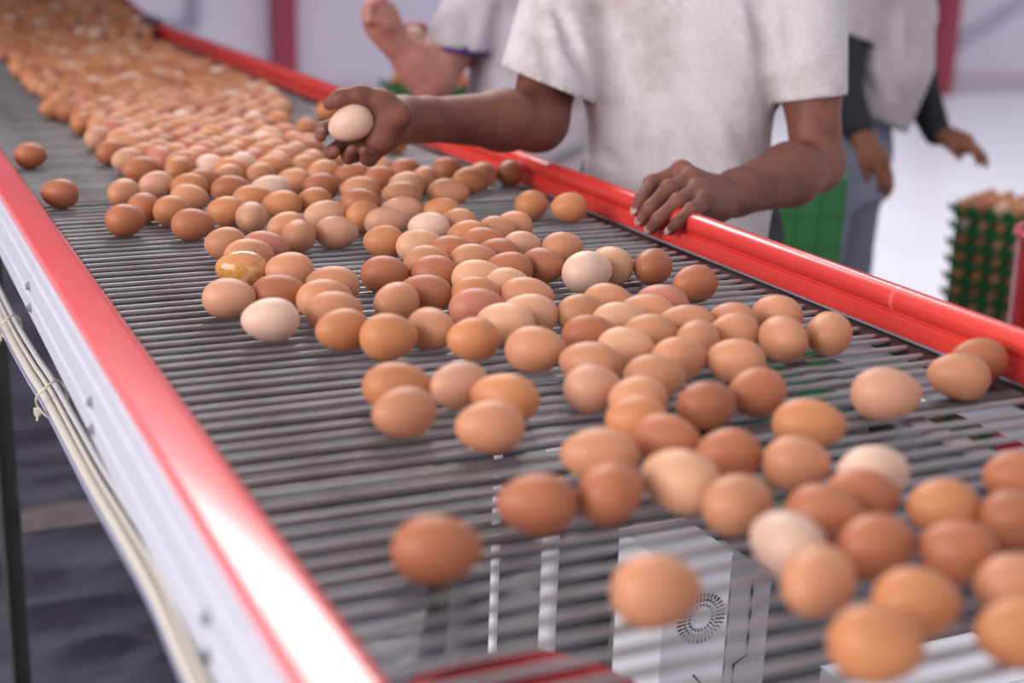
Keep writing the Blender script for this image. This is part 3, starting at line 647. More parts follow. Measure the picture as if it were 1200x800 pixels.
PILE = [
(0.583,2.104,2.58,0.0295,0.0227,'o'),(0.522,2.107,5.60,0.0269,0.0223,'o'),(0.638,2.109,0.46,0.0282,0.0217,'m'),(0.451,2.146,3.96,0.0272,0.0208,'o'),(0.550,2.148,1.51,0.0294,0.0226,'w'),
(0.605,2.148,4.94,0.0293,0.0226,'m'),(0.501,2.151,6.04,0.0260,0.0211,'w'),(0.663,2.155,1.68,0.0284,0.0220,'m'),(0.469,2.191,2.69,0.0284,0.0221,'m'),(0.526,2.192,3.53,0.0277,0.0224,'d'),
(0.579,2.192,4.35,0.0264,0.0216,'r'),(0.629,2.194,3.16,0.0276,0.0227,'m'),(0.500,2.229,0.71,0.0280,0.0220,'m'),(0.551,2.231,5.72,0.0257,0.0212,'m'),(0.660,2.235,1.36,0.0278,0.0224,'p'),
(0.442,2.238,4.83,0.0292,0.0223,'r'),(0.607,2.239,2.92,0.0287,0.0226,'o'),(0.694,2.271,4.97,0.0274,0.0220,'d'),(0.474,2.271,5.38,0.0283,0.0215,'m'),(0.572,2.273,4.19,0.0262,0.0217,'o'),
(0.523,2.275,5.43,0.0283,0.0222,'r'),(0.637,2.279,0.09,0.0275,0.0219,'m'),(0.426,2.286,3.44,0.0256,0.0212,'m'),(0.599,2.313,2.67,0.0272,0.0224,'o'),(0.704,2.319,3.10,0.0282,0.0221,'o'),
(0.457,2.320,5.96,0.0264,0.0213,'m'),(0.551,2.322,4.81,0.0267,0.0219,'m'),(0.650,2.323,6.24,0.0277,0.0229,'o'),(0.503,2.324,4.97,0.0269,0.0212,'d'),(0.586,2.359,6.27,0.0280,0.0224,'l'),
(0.530,2.365,0.17,0.0269,0.0214,'m'),(0.475,2.365,1.19,0.0279,0.0221,'d'),(0.696,2.367,5.03,0.0267,0.0210,'m'),(0.424,2.370,2.67,0.0294,0.0228,'m'),(0.640,2.371,2.26,0.0271,0.0213,'w'),
(0.501,2.407,2.14,0.0258,0.0212,'d'),(0.607,2.407,4.10,0.0299,0.0226,'p'),(0.554,2.409,0.58,0.0273,0.0220,'o'),(0.452,2.410,4.66,0.0272,0.0221,'m'),(0.666,2.413,5.49,0.0284,0.0225,'l'),
(0.526,2.446,1.87,0.0267,0.0215,'m'),(0.702,2.449,2.58,0.0284,0.0221,'r'),(0.578,2.452,5.50,0.0291,0.0226,'o'),(0.479,2.453,4.36,0.0255,0.0209,'m'),(0.633,2.453,3.13,0.0279,0.0215,'r'),
(0.424,2.454,5.93,0.0282,0.0214,'m'),(0.667,2.489,1.73,0.0274,0.0222,'o'),(0.448,2.491,2.72,0.0275,0.0228,'p'),(0.607,2.493,0.86,0.0284,0.0221,'r'),(0.554,2.494,0.57,0.0278,0.0215,'r'),
(0.503,2.498,0.67,0.0272,0.0221,'m'),(0.690,2.533,2.64,0.0289,0.0224,'d'),(0.471,2.534,1.22,0.0268,0.0221,'o'),(0.640,2.534,4.95,0.0274,0.0222,'l'),(0.589,2.536,3.70,0.0289,0.0228,'m'),
(0.533,2.537,2.84,0.0276,0.0224,'o'),(0.423,2.552,5.76,0.0290,0.0228,'r'),(0.501,2.577,4.56,0.0277,0.0219,'o'),(0.674,2.579,3.75,0.0262,0.0210,'m'),(0.623,2.581,2.95,0.0265,0.0221,'m'),
(0.571,2.582,5.72,0.0276,0.0221,'m'),(0.456,2.584,1.95,0.0265,0.0214,'p'),(0.532,2.618,4.75,0.0287,0.0221,'m'),(0.649,2.619,5.42,0.0267,0.0217,'d'),(0.594,2.620,3.08,0.0275,0.0212,'m'),
(0.743,2.627,5.41,0.0272,0.0214,'o'),(0.486,2.627,1.54,0.0273,0.0216,'m'),(0.413,2.627,1.58,0.0282,0.0221,'m'),(0.696,2.629,4.47,0.0272,0.0218,'w'),(0.567,2.659,3.98,0.0286,0.0217,'w'),
(0.450,2.659,1.49,0.0258,0.0215,'p'),(0.619,2.662,1.95,0.0281,0.0226,'m'),(0.665,2.667,5.28,0.0256,0.0211,'r'),(0.513,2.670,5.00,0.0293,0.0224,'m'),(0.390,2.673,4.38,0.0271,0.0220,'o'),
(0.721,2.675,2.30,0.0279,0.0225,'m'),(0.587,2.704,2.91,0.0277,0.0221,'m'),(0.425,2.705,5.28,0.0260,0.0212,'m'),(0.472,2.706,5.08,0.0288,0.0228,'o'),(0.751,2.708,2.44,0.0291,0.0222,'d'),
(0.688,2.712,0.84,0.0289,0.0224,'m'),(0.635,2.712,5.01,0.0279,0.0227,'d'),(0.536,2.717,0.26,0.0275,0.0219,'d'),(0.603,2.751,0.61,0.0297,0.0226,'d'),(0.501,2.751,4.44,0.0275,0.0226,'m'),
(0.719,2.752,2.75,0.0272,0.0223,'m'),(0.403,2.752,2.01,0.0269,0.0213,'d'),(0.663,2.753,6.22,0.0277,0.0215,'d'),(0.448,2.754,4.57,0.0275,0.0220,'d'),(0.551,2.760,3.03,0.0268,0.0219,'o'),
(0.640,2.793,0.40,0.0294,0.0228,'d'),(0.694,2.794,2.99,0.0271,0.0208,'m'),(0.793,2.796,3.20,0.0274,0.0226,'l'),(0.582,2.796,5.88,0.0291,0.0227,'m'),(0.744,2.798,1.04,0.0261,0.0217,'m'),
(0.420,2.798,2.82,0.0294,0.0225,'m'),(0.479,2.799,1.37,0.0300,0.0229,'p'),(0.527,2.802,4.25,0.0271,0.0212,'m'),(0.617,2.838,5.36,0.0288,0.0228,'d'),(0.714,2.838,3.86,0.0282,0.0217,'m'),
(0.445,2.839,5.13,0.0275,0.0226,'d'),(0.664,2.840,4.93,0.0280,0.0226,'o'),(0.780,2.841,6.10,0.0291,0.0228,'o'),(0.561,2.841,3.81,0.0271,0.0219,'m'),(0.394,2.846,5.62,0.0288,0.0227,'d'),
(0.501,2.848,0.22,0.0272,0.0227,'o'),(0.745,2.879,1.61,0.0261,0.0215,'p'),(0.695,2.881,1.20,0.0273,0.0210,'m'),(0.540,2.882,1.16,0.0268,0.0219,'m'),(0.588,2.883,2.15,0.0270,0.0222,'m'),
(0.472,2.885,0.52,0.0297,0.0229,'l'),(0.792,2.887,0.56,0.0274,0.0221,'p'),(0.647,2.890,5.65,0.0277,0.0216,'o'),(0.421,2.896,5.71,0.0262,0.0214,'r'),(0.370,2.898,3.44,0.0275,0.0209,'o'),
(0.821,2.924,5.78,0.0274,0.0208,'o'),(0.511,2.925,4.43,0.0286,0.0230,'m'),(0.762,2.926,3.76,0.0267,0.0220,'m'),(0.612,2.927,3.36,0.0284,0.0220,'m'),(0.460,2.927,0.36,0.0253,0.0208,'o'),
(0.559,2.930,5.18,0.0295,0.0224,'m'),(0.707,2.932,4.71,0.0262,0.0219,'m'),(0.661,2.934,5.24,0.0270,0.0209,'l'),(0.399,2.940,5.65,0.0254,0.0209,'d'),(0.795,2.967,4.06,0.0274,0.0228,'r'),
(0.739,2.967,6.05,0.0274,0.0218,'w'),(0.481,2.971,0.39,0.0283,0.0219,'d'),(0.432,2.972,1.35,0.0262,0.0214,'r'),(0.628,2.974,4.00,0.0272,0.0209,'m'),(0.687,2.974,0.25,0.0267,0.0211,'o'),
(0.532,2.975,4.26,0.0279,0.0223,'m'),(0.581,2.976,4.47,0.0264,0.0211,'l'),(0.832,3.005,1.47,0.0296,0.0224,'w'),(0.766,3.006,2.91,0.0265,0.0219,'m'),(0.400,3.009,2.08,0.0267,0.0218,'m'),
(0.664,3.014,0.88,0.0282,0.0223,'m'),(0.452,3.015,5.81,0.0293,0.0224,'o'),(0.719,3.015,4.63,0.0286,0.0222,'m'),(0.609,3.020,1.59,0.0288,0.0219,'p'),
]
FAR = [
(0.503,3.021,2.1),(0.557,3.023,0.4),(0.786,3.050,4.2),(0.420,3.056,1.1),(0.688,3.058,2.6),(0.835,3.058,5.6),(0.637,3.059,5.5),(0.470,3.063,4.4),(0.528,3.064,0.9),
(0.741,3.065,0.4),(0.582,3.066,5.8),(0.446,3.103,3.7),(0.657,3.103,2.3),(0.712,3.104,0.1),(0.822,3.104,0.1),(0.505,3.104,4.0),(0.768,3.107,2.9),(0.605,3.108,3.8),
(0.399,3.108,1.8),(0.552,3.109,4.7),(0.735,3.147,6.2),(0.474,3.147,4.5),(0.850,3.148,3.7),(0.794,3.149,1.7),(0.579,3.149,5.2),(0.523,3.150,2.5),(0.631,3.150,1.9),
(0.426,3.150,2.3),(0.680,3.152,0.7),(0.550,3.189,3.7),(0.763,3.190,2.4),(0.820,3.190,5.6),(0.659,3.193,3.9),(0.713,3.194,1.5),(0.452,3.194,4.9),(0.601,3.194,1.9),
(0.495,3.195,1.3),(0.403,3.195,0.2),(0.529,3.232,1.6),(0.787,3.232,1.1),(0.631,3.233,6.2),(0.575,3.236,4.0),(0.739,3.237,5.1),(0.842,3.238,1.0),(0.688,3.238,1.0),
(0.479,3.240,0.2),(0.419,3.242,4.3),(0.611,3.275,3.7),(0.762,3.276,2.5),(0.814,3.277,3.2),(0.455,3.278,0.4),(0.392,3.278,0.8),(0.661,3.279,4.4),(0.507,3.280,2.7),
(0.711,3.282,3.0),(0.561,3.282,4.9),(0.841,3.315,2.5),(0.790,3.315,4.0),(0.426,3.317,1.7),(0.740,3.320,3.1),(0.635,3.320,3.7),(0.528,3.321,3.1),(0.685,3.324,2.7),
(0.474,3.324,5.6),(0.584,3.324,3.2),(0.711,3.361,2.1),(0.815,3.363,1.2),(0.549,3.364,3.5),(0.446,3.365,0.3),(0.608,3.365,6.0),(0.498,3.365,3.2),(0.661,3.366,0.8),
(0.762,3.366,5.7),(0.390,3.371,4.2),(0.579,3.405,4.3),(0.732,3.406,3.7),(0.843,3.406,2.2),(0.787,3.406,6.1),(0.531,3.406,4.0),(0.430,3.406,0.1),(0.629,3.407,5.8),
(0.682,3.411,6.3),(0.479,3.412,1.7),(0.392,3.440,4.8),(0.712,3.449,1.5),(0.764,3.450,3.9),(0.651,3.450,1.8),(0.607,3.451,1.2),(0.557,3.451,2.9),(0.506,3.451,2.3),
(0.449,3.453,4.5),(0.823,3.456,2.5),(0.411,3.482,2.5),(0.682,3.488,3.1),(0.736,3.491,6.0),(0.526,3.492,2.6),(0.787,3.495,5.5),(0.577,3.495,6.2),(0.473,3.496,5.7),
(0.849,3.498,1.7),(0.628,3.500,4.2),(0.403,3.531,5.5),(0.756,3.534,4.6),(0.666,3.534,1.3),(0.807,3.535,2.5),(0.712,3.536,4.4),(0.553,3.537,3.7),(0.601,3.538,1.1),
(0.503,3.538,2.5),(0.452,3.543,0.7),(0.417,3.578,5.8),(0.532,3.579,6.1),(0.580,3.580,1.2),(0.793,3.581,0.1),(0.685,3.582,2.3),(0.626,3.583,4.1),(0.738,3.583,2.6),
(0.482,3.585,2.3),(0.820,3.620,5.9),(0.761,3.622,2.2),(0.445,3.623,2.3),(0.507,3.624,2.0),(0.605,3.625,0.8),(0.711,3.625,3.8),(0.559,3.625,1.5),(0.652,3.627,1.8),
(0.395,3.631,0.4),(0.475,3.660,3.9),(0.791,3.661,1.2),(0.684,3.665,4.8),(0.844,3.667,2.6),(0.584,3.667,2.2),(0.529,3.668,5.2),(0.735,3.669,1.9),(0.631,3.673,4.1),
(0.424,3.673,2.4),(0.763,3.703,5.3),(0.455,3.705,2.3),(0.555,3.707,6.1),(0.813,3.708,2.0),(0.609,3.710,0.7),(0.658,3.711,5.6),(0.711,3.711,3.4),(0.504,3.713,0.3),
(0.398,3.719,5.4),(0.581,3.748,1.9),(0.686,3.749,3.8),(0.785,3.749,1.5),(0.837,3.751,4.5),(0.433,3.752,4.2),(0.535,3.752,1.6),(0.740,3.752,5.1),(0.635,3.754,3.1),
(0.488,3.757,0.1),(0.666,3.795,1.5),(0.763,3.795,5.9),(0.710,3.795,1.5),(0.818,3.795,3.6),(0.607,3.797,2.3),(0.558,3.797,5.4),(0.454,3.800,3.6),(0.506,3.805,2.5),
(0.636,3.836,1.0),(0.794,3.838,5.7),(0.737,3.839,1.5),(0.689,3.840,3.2),(0.580,3.842,4.3),(0.529,3.843,2.1),(0.480,3.847,0.8),(0.420,3.857,0.4),(0.610,3.881,5.4),
(0.558,3.883,0.3),(0.661,3.884,2.4),(0.766,3.884,5.8),(0.816,3.886,5.5),(0.713,3.887,2.4),(0.458,3.889,4.7),(0.505,3.889,2.5),(0.536,3.926,2.6),(0.426,3.926,1.3),
(0.585,3.927,4.8),(0.734,3.927,5.4),(0.629,3.928,2.0),(0.840,3.929,0.3),(0.785,3.929,6.0),(0.680,3.929,6.3),(0.481,3.934,3.0),(0.552,3.969,5.3),(0.758,3.969,3.4),
(0.650,3.970,2.1),(0.602,3.972,6.0),(0.704,3.972,5.3),(0.816,3.973,3.8),(0.503,3.973,5.7),(0.448,3.975,4.9),(0.732,4.011,4.8),(0.627,4.011,0.0),(0.576,4.013,3.9),
(0.794,4.014,2.7),(0.677,4.016,4.1),(0.477,4.019,5.0),(0.527,4.021,3.6),(0.429,4.021,0.7),(0.612,4.052,0.2),(0.766,4.053,3.8),(0.819,4.054,2.2),(0.714,4.057,0.7),
(0.404,4.058,0.4),(0.560,4.058,2.8),(0.663,4.059,0.5),(0.508,4.060,3.7),(0.456,4.064,0.1),(0.841,4.097,5.4),(0.589,4.099,0.7),(0.638,4.099,2.1),(0.741,4.099,5.7),
(0.791,4.100,4.1),(0.688,4.101,0.0),(0.428,4.104,1.9),(0.534,4.105,5.2),(0.481,4.106,6.2),(0.564,4.140,2.6),(0.764,4.142,4.7),(0.713,4.143,3.2),(0.614,4.144,2.5),
(0.663,4.145,2.0),(0.448,4.146,6.1),(0.823,4.148,5.6),(0.501,4.148,2.6),(0.532,4.182,1.8),(0.581,4.184,1.3),(0.473,4.188,0.5),(0.787,4.189,1.9),(0.424,4.189,4.3),
(0.735,4.189,0.7),(0.845,4.190,4.9),(0.683,4.190,3.6),(0.633,4.191,4.0),(0.553,4.225,6.0),(0.504,4.228,5.1),(0.811,4.228,5.4),(0.603,4.228,1.8),(0.456,4.231,3.9),
(0.394,4.233,4.9),(0.758,4.234,5.6),(0.709,4.236,4.7),(0.658,4.237,4.0),(0.576,4.268,1.1),(0.432,4.268,4.2),(0.630,4.271,4.3),(0.531,4.272,1.3),(0.484,4.276,3.7),
(0.792,4.278,5.2),(0.687,4.279,3.4),(0.740,4.280,3.2),(0.830,4.309,0.2),(0.606,4.313,4.7),(0.460,4.313,0.8),(0.652,4.315,5.4),(0.560,4.316,5.3),(0.509,4.320,3.8),
(0.706,4.321,0.1),(0.766,4.325,1.2),(0.422,4.351,0.7),(0.678,4.357,0.2),(0.628,4.360,4.2),(0.583,4.361,4.6),(0.738,4.362,0.4),(0.470,4.365,1.7),(0.540,4.365,4.7),
(0.795,4.365,6.2),(0.509,4.398,4.0),(0.706,4.400,2.1),(0.660,4.402,4.8),(0.764,4.403,6.2),(0.415,4.404,2.1),(0.612,4.406,1.1),(0.560,4.408,5.6),(0.462,4.413,0.0),
(0.588,4.451,2.4),(0.429,4.451,2.4),(0.482,4.453,2.8),(0.690,4.454,1.7),(0.644,4.457,1.9),(0.534,4.458,0.1),(0.455,4.492,1.2),(0.406,4.493,3.6),(0.604,4.494,5.8),
(0.505,4.494,0.9),(0.553,4.502,2.3),(0.669,4.503,3.2),(0.475,4.538,3.2),(0.419,4.539,6.0),(0.584,4.541,2.5),(0.529,4.547,0.8),(0.449,4.581,4.9),(0.563,4.591,0.6),
(0.401,4.593,3.6),(0.510,4.594,3.3),(0.446,4.630,3.3),(0.495,4.636,0.8),(0.412,4.671,6.0),(0.499,4.741,2.6),(0.599,4.745,5.8),(0.548,4.747,4.6),(0.810,4.747,0.2),
(0.863,4.747,1.1),(0.653,4.748,3.0),(0.913,4.751,4.3),(0.757,4.755,0.5),(0.705,4.756,3.0),(0.429,4.786,4.9),(0.476,4.787,2.4),(0.636,4.790,3.4),(0.581,4.791,3.2),
(0.526,4.792,6.3),(0.789,4.792,5.4),(0.842,4.793,6.2),(0.896,4.799,5.9),(0.685,4.800,5.4),(0.736,4.801,3.6),(0.450,4.833,1.2),(0.498,4.834,3.1),(0.549,4.834,2.3),
(0.603,4.835,0.1),(0.813,4.835,3.2),(0.401,4.835,0.1),(0.862,4.836,1.7),(0.924,4.839,4.0),(0.654,4.839,4.3),(0.707,4.843,3.3),(0.760,4.845,5.9),(0.888,4.875,5.3),
(0.579,4.876,1.0),(0.471,4.876,6.0),(0.419,4.877,5.9),(0.838,4.878,4.1),(0.526,4.880,3.2),(0.790,4.880,2.1),(0.677,4.883,2.6),(0.628,4.884,1.1),(0.936,4.887,3.4),
(0.735,4.888,4.1),(0.815,4.920,3.0),(0.867,4.922,0.9),(0.703,4.922,1.3),(0.553,4.923,2.0),(0.398,4.924,4.5),(0.458,4.925,5.8),(0.765,4.926,5.2),(0.508,4.926,1.7),
(0.655,4.927,3.0),(0.918,4.927,3.7),(0.602,4.927,4.2),(0.837,4.962,5.3),(0.735,4.963,4.0),(0.477,4.966,2.9),(0.790,4.966,4.8),(0.887,4.966,2.6),(0.678,4.967,2.4),
(0.579,4.968,0.8),(0.423,4.970,0.1),(0.528,4.970,2.6),(0.627,4.971,2.5),(0.707,5.002,6.1),(0.911,5.007,1.3),(0.759,5.008,2.2),(0.861,5.010,4.3),(0.815,5.011,1.9),
(0.648,5.011,3.3),(0.555,5.012,0.8),(0.400,5.012,3.8),(0.454,5.012,2.4),(0.601,5.013,1.6),(0.507,5.017,4.7),(0.678,5.046,5.7),(0.728,5.047,4.1),(0.935,5.049,2.7),
(0.779,5.051,5.8),(0.882,5.054,2.6),(0.478,5.055,1.4),(0.576,5.057,5.4),(0.428,5.057,3.8),(0.628,5.058,0.6),(0.529,5.059,5.2),(0.830,5.062,3.5),(0.663,5.094,5.8),
(0.713,5.095,4.5),(0.914,5.095,2.6),(0.605,5.096,4.1),(0.401,5.096,4.8),(0.757,5.098,4.9),(0.806,5.099,3.6),(0.453,5.100,5.4),(0.498,5.101,2.0),(0.863,5.102,3.9),
(0.555,5.102,3.1),(0.938,5.134,1.6),(0.683,5.134,2.2),(0.630,5.137,5.7),(0.521,5.139,5.8),(0.737,5.141,4.3),(0.782,5.141,1.4),(0.835,5.141,2.2),(0.472,5.142,3.2),
(0.420,5.142,2.1),(0.889,5.143,2.9),(0.577,5.145,5.7),(0.373,5.146,1.2),(0.655,5.177,4.9),(0.708,5.180,1.6),(0.917,5.180,2.9),(0.541,5.182,4.1),(0.606,5.184,5.6),
(0.809,5.185,0.2),(0.494,5.185,1.7),(0.862,5.187,4.3),(0.443,5.187,3.5),(0.760,5.188,4.3),(0.386,5.195,3.5),(0.679,5.223,1.6),(0.574,5.223,4.4),(0.631,5.224,2.6),
(0.525,5.227,0.3),(0.730,5.227,3.3),(0.934,5.228,4.1),(0.833,5.229,4.1),(0.472,5.231,0.5),(0.423,5.232,3.9),(0.785,5.232,3.4),(0.884,5.233,0.0),(0.654,5.265,0.3),
(0.604,5.267,4.3),(0.707,5.268,0.6),(0.556,5.269,4.2),(0.761,5.272,3.9),(0.908,5.272,5.7),(0.504,5.273,0.0),(0.859,5.274,1.9),(0.449,5.274,0.3),(0.397,5.275,5.6),
(0.813,5.275,5.2),(0.936,5.311,1.6),(0.678,5.311,4.5),(0.733,5.312,2.2),(0.419,5.314,6.0),(0.631,5.315,4.0),(0.581,5.315,2.0),(0.531,5.315,2.3),(0.837,5.318,3.0),
(0.781,5.319,5.7),(0.472,5.321,0.9),(0.890,5.325,0.7),(0.605,5.357,6.2),(0.707,5.358,1.3),(0.399,5.358,1.2),(0.553,5.360,4.7),(0.658,5.360,0.5),(0.807,5.360,1.5),
(0.449,5.362,3.3),(0.501,5.362,5.5),(0.859,5.363,4.3),(0.924,5.364,5.1),(0.760,5.366,5.9),(0.635,5.402,4.0),(0.528,5.402,0.1),(0.838,5.404,3.7),(0.467,5.404,2.8),
(0.890,5.404,3.2),(0.583,5.405,1.6),(0.369,5.406,1.2),(0.786,5.406,0.3),(0.733,5.407,0.5),(0.683,5.407,4.6),(0.416,5.408,1.0),(0.938,5.413,2.0),(0.813,5.444,5.7),
(0.549,5.446,2.0),(0.504,5.447,1.6),(0.862,5.448,4.0),(0.614,5.449,4.8),(0.908,5.451,1.3),(0.712,5.451,4.8),(0.761,5.452,0.5),(0.394,5.453,0.2),(0.447,5.453,1.9),
(0.663,5.455,6.0),(0.836,5.484,1.3),(0.579,5.487,4.2),(0.740,5.492,6.2),(0.886,5.492,3.6),(0.529,5.492,0.1),(0.936,5.492,5.3),(0.794,5.493,4.4),(0.685,5.494,6.2),
(0.475,5.495,0.4),(0.422,5.496,0.4),(0.630,5.496,2.7),(0.856,5.529,5.5),(0.710,5.531,2.6),(0.655,5.534,2.2),(0.906,5.535,6.0),(0.406,5.537,4.1),(0.757,5.537,1.5),
(0.554,5.537,0.8),(0.504,5.538,5.1),(0.599,5.538,4.7),(0.453,5.538,1.3),(0.805,5.541,5.9),(0.371,5.569,2.8),(0.935,5.570,2.6),(0.729,5.575,3.8),(0.680,5.575,1.8),
(0.833,5.577,5.2),(0.624,5.578,2.4),(0.884,5.579,0.0),(0.529,5.580,2.1),(0.422,5.581,2.8),(0.782,5.583,0.3),(0.575,5.584,2.0),(0.475,5.586,2.3),(0.653,5.615,3.6),
(0.703,5.617,5.4),(0.917,5.620,1.4),(0.755,5.620,0.1),(0.808,5.623,2.6),(0.861,5.623,2.7),(0.604,5.625,4.1),(0.442,5.626,0.9),(0.500,5.627,6.0),(0.553,5.627,0.5),
(0.394,5.628,0.8),(0.729,5.663,4.0),(0.679,5.663,1.1),(0.883,5.663,5.4),(0.833,5.665,4.2),(0.527,5.666,3.1),(0.579,5.666,2.5),(0.935,5.667,5.9),(0.782,5.667,2.9),
(0.634,5.668,4.5),(0.472,5.669,4.5),(0.369,5.670,4.1),(0.422,5.671,5.9),(0.602,5.703,2.8),(0.909,5.706,3.6),(0.757,5.708,0.1),(0.549,5.708,5.7),(0.500,5.709,5.3),
(0.811,5.711,5.7),(0.706,5.711,4.9),(0.449,5.712,0.8),(0.660,5.712,5.4),(0.861,5.712,4.3),(0.392,5.713,6.1),(0.936,5.745,5.8),(0.581,5.749,2.2),(0.733,5.749,5.4),
(0.785,5.751,0.6),(0.530,5.751,3.3),(0.836,5.753,0.9),(0.630,5.753,4.3),(0.420,5.754,3.6),(0.683,5.754,0.2),(0.476,5.755,3.0),(0.888,5.757,1.6),(0.371,5.758,4.8),
(0.926,5.789,3.3),(0.604,5.792,0.9),(0.553,5.793,5.3),(0.710,5.793,5.9),(0.504,5.793,2.4),(0.813,5.794,1.6),(0.398,5.796,5.8),(0.657,5.796,3.0),(0.451,5.796,0.3),
(0.765,5.797,5.7),(0.862,5.797,0.2),(0.576,5.831,2.0),(0.681,5.834,2.8),(0.527,5.834,1.6),(0.731,5.836,4.4),(0.364,5.837,2.8),(0.936,5.837,1.5),(0.892,5.838,4.3),
(0.786,5.838,0.2),(0.624,5.838,0.3),(0.482,5.838,0.9),(0.835,5.839,1.8),(0.436,5.840,4.4),(0.400,5.873,0.5),(0.862,5.877,5.5),(0.761,5.878,1.5),(0.557,5.878,0.9),
(0.659,5.879,4.2),(0.504,5.882,3.0),(0.914,5.882,3.2),(0.714,5.883,2.6),(0.806,5.884,5.4),(0.451,5.890,3.6),(0.610,5.893,3.3),(0.885,5.919,0.4),(0.414,5.921,3.6),
(0.533,5.922,4.7),(0.833,5.922,3.0),(0.733,5.923,1.8),(0.688,5.924,1.0),(0.780,5.926,3.9),(0.578,5.926,0.8),(0.486,5.926,3.2),(0.641,5.929,5.5),(0.934,5.931,1.3),
(0.448,5.959,3.2),(0.400,5.966,0.9),(0.903,5.966,0.8),(0.607,5.968,3.2),(0.715,5.968,0.8),(0.809,5.969,5.0),(0.763,5.969,4.2),(0.499,5.970,6.2),(0.855,5.970,4.9),
(0.553,5.971,3.7),(0.662,5.971,5.2),(0.435,6.004,1.2),(0.936,6.005,6.1),(0.688,6.009,5.9),(0.631,6.010,3.4),(0.882,6.011,3.0),(0.483,6.011,3.4),(0.584,6.013,4.7),
(0.533,6.014,4.8),(0.736,6.016,4.4),(0.833,6.017,1.1),(0.784,6.020,6.2),(0.370,6.023,1.8),(0.410,6.047,1.7),(0.920,6.049,6.2),(0.653,6.049,5.9),(0.707,6.056,6.1),
(0.869,6.057,2.5),(0.502,6.057,1.5),(0.557,6.058,4.8),(0.763,6.060,3.3),(0.455,6.061,0.9),(0.604,6.061,4.9),(0.816,6.063,6.2),(0.937,6.089,6.0),(0.634,6.098,5.6),
(0.734,6.099,4.2),(0.685,6.100,0.9),(0.416,6.100,0.9),(0.890,6.101,1.7),(0.531,6.103,4.3),(0.582,6.104,0.5),(0.481,6.104,1.8),(0.785,6.104,3.4),(0.842,6.104,2.0),
(0.358,6.123,5.3),(0.924,6.137,1.6),(0.764,6.142,3.7),(0.450,6.142,0.2),(0.660,6.142,1.7),(0.716,6.143,1.2),(0.502,6.144,5.8),(0.395,6.146,5.2),(0.558,6.147,5.5),
(0.812,6.147,1.3),(0.611,6.148,5.1),(0.867,6.150,4.5),(0.420,6.183,2.4),(0.687,6.186,5.6),(0.525,6.186,4.3),(0.367,6.187,3.4),(0.936,6.187,1.9),(0.470,6.187,2.5),
(0.581,6.189,0.2),(0.634,6.190,2.8),(0.740,6.190,1.8),(0.786,6.190,4.5),(0.839,6.192,0.4),(0.891,6.198,1.6),(0.494,6.228,5.2),(0.550,6.229,5.8),(0.603,6.230,6.1),
(0.709,6.230,3.6),(0.393,6.230,1.6),(0.655,6.231,2.6),(0.445,6.231,0.8),(0.814,6.232,2.8),(0.762,6.235,6.2),(0.865,6.236,0.4),(0.921,6.237,5.0),(0.682,6.271,4.8),
(0.834,6.271,6.1),(0.423,6.271,3.6),(0.579,6.272,6.2),(0.729,6.273,2.6),(0.781,6.274,6.0),(0.477,6.275,0.1),(0.528,6.275,1.1),(0.370,6.275,4.6),(0.632,6.278,5.9),
(0.893,6.280,0.2),(0.856,6.313,4.5),(0.454,6.314,3.6),(0.811,6.314,4.8),(0.709,6.316,0.4),(0.657,6.318,0.7),(0.604,6.318,0.2),(0.402,6.319,0.9),(0.555,6.319,5.2),
(0.503,6.320,4.8),(0.760,6.320,2.0),(0.922,6.323,0.7),(0.884,6.353,5.5),(0.629,6.357,2.4),(0.831,6.358,2.1),(0.681,6.359,0.1),(0.581,6.360,1.6),(0.475,6.360,3.7),
(0.785,6.361,1.8),(0.734,6.362,0.3),(0.530,6.364,1.4),(0.424,6.364,2.5),(0.371,6.367,0.4),(0.937,6.368,5.7),(0.858,6.398,4.5),(0.654,6.399,1.0),(0.710,6.400,0.5),
(0.555,6.403,2.5),(0.504,6.403,1.1),(0.607,6.403,1.1),(0.455,6.405,2.1),(0.763,6.406,4.4),(0.813,6.407,2.1),(0.907,6.409,6.0),(0.401,6.412,2.4),(0.684,6.440,6.0),
(0.582,6.442,0.9),(0.367,6.445,3.7),(0.530,6.446,3.1),(0.476,6.447,2.3),(0.736,6.447,4.1),(0.632,6.448,5.3),(0.938,6.449,6.1),(0.844,6.449,2.3),(0.792,6.450,3.4),
(0.427,6.451,1.7),(0.889,6.457,2.1),(0.704,6.484,4.8),(0.553,6.487,3.0),(0.656,6.488,6.2),(0.396,6.490,0.8),(0.602,6.490,1.5),(0.501,6.491,5.1),(0.348,6.491,1.4),
(0.764,6.491,1.7),(0.921,6.492,4.2),(0.451,6.496,5.4),(0.809,6.496,1.6),(0.857,6.496,0.3),(0.729,6.529,0.2),(0.578,6.530,0.6),(0.678,6.531,1.1),(0.632,6.531,4.5),
(0.529,6.534,1.6),(0.831,6.537,2.7),(0.884,6.538,0.2),(0.370,6.538,1.3),(0.423,6.539,4.0),(0.475,6.540,5.3),(0.781,6.540,0.9),(0.935,6.542,1.1),(0.705,6.573,2.3),
(0.557,6.573,5.5),(0.607,6.574,0.8),(0.655,6.578,5.2),(0.755,6.578,0.2),(0.502,6.579,5.9),(0.857,6.580,1.3),(0.398,6.580,0.2),(0.806,6.581,5.9),(0.906,6.581,0.1),
(0.450,6.584,0.1),(0.346,6.585,3.2),(0.578,6.617,2.0),(0.526,6.618,3.2),(0.936,6.619,5.3),(0.628,6.619,0.4),(0.729,6.620,1.8),(0.832,6.621,3.6),(0.885,6.622,3.0),
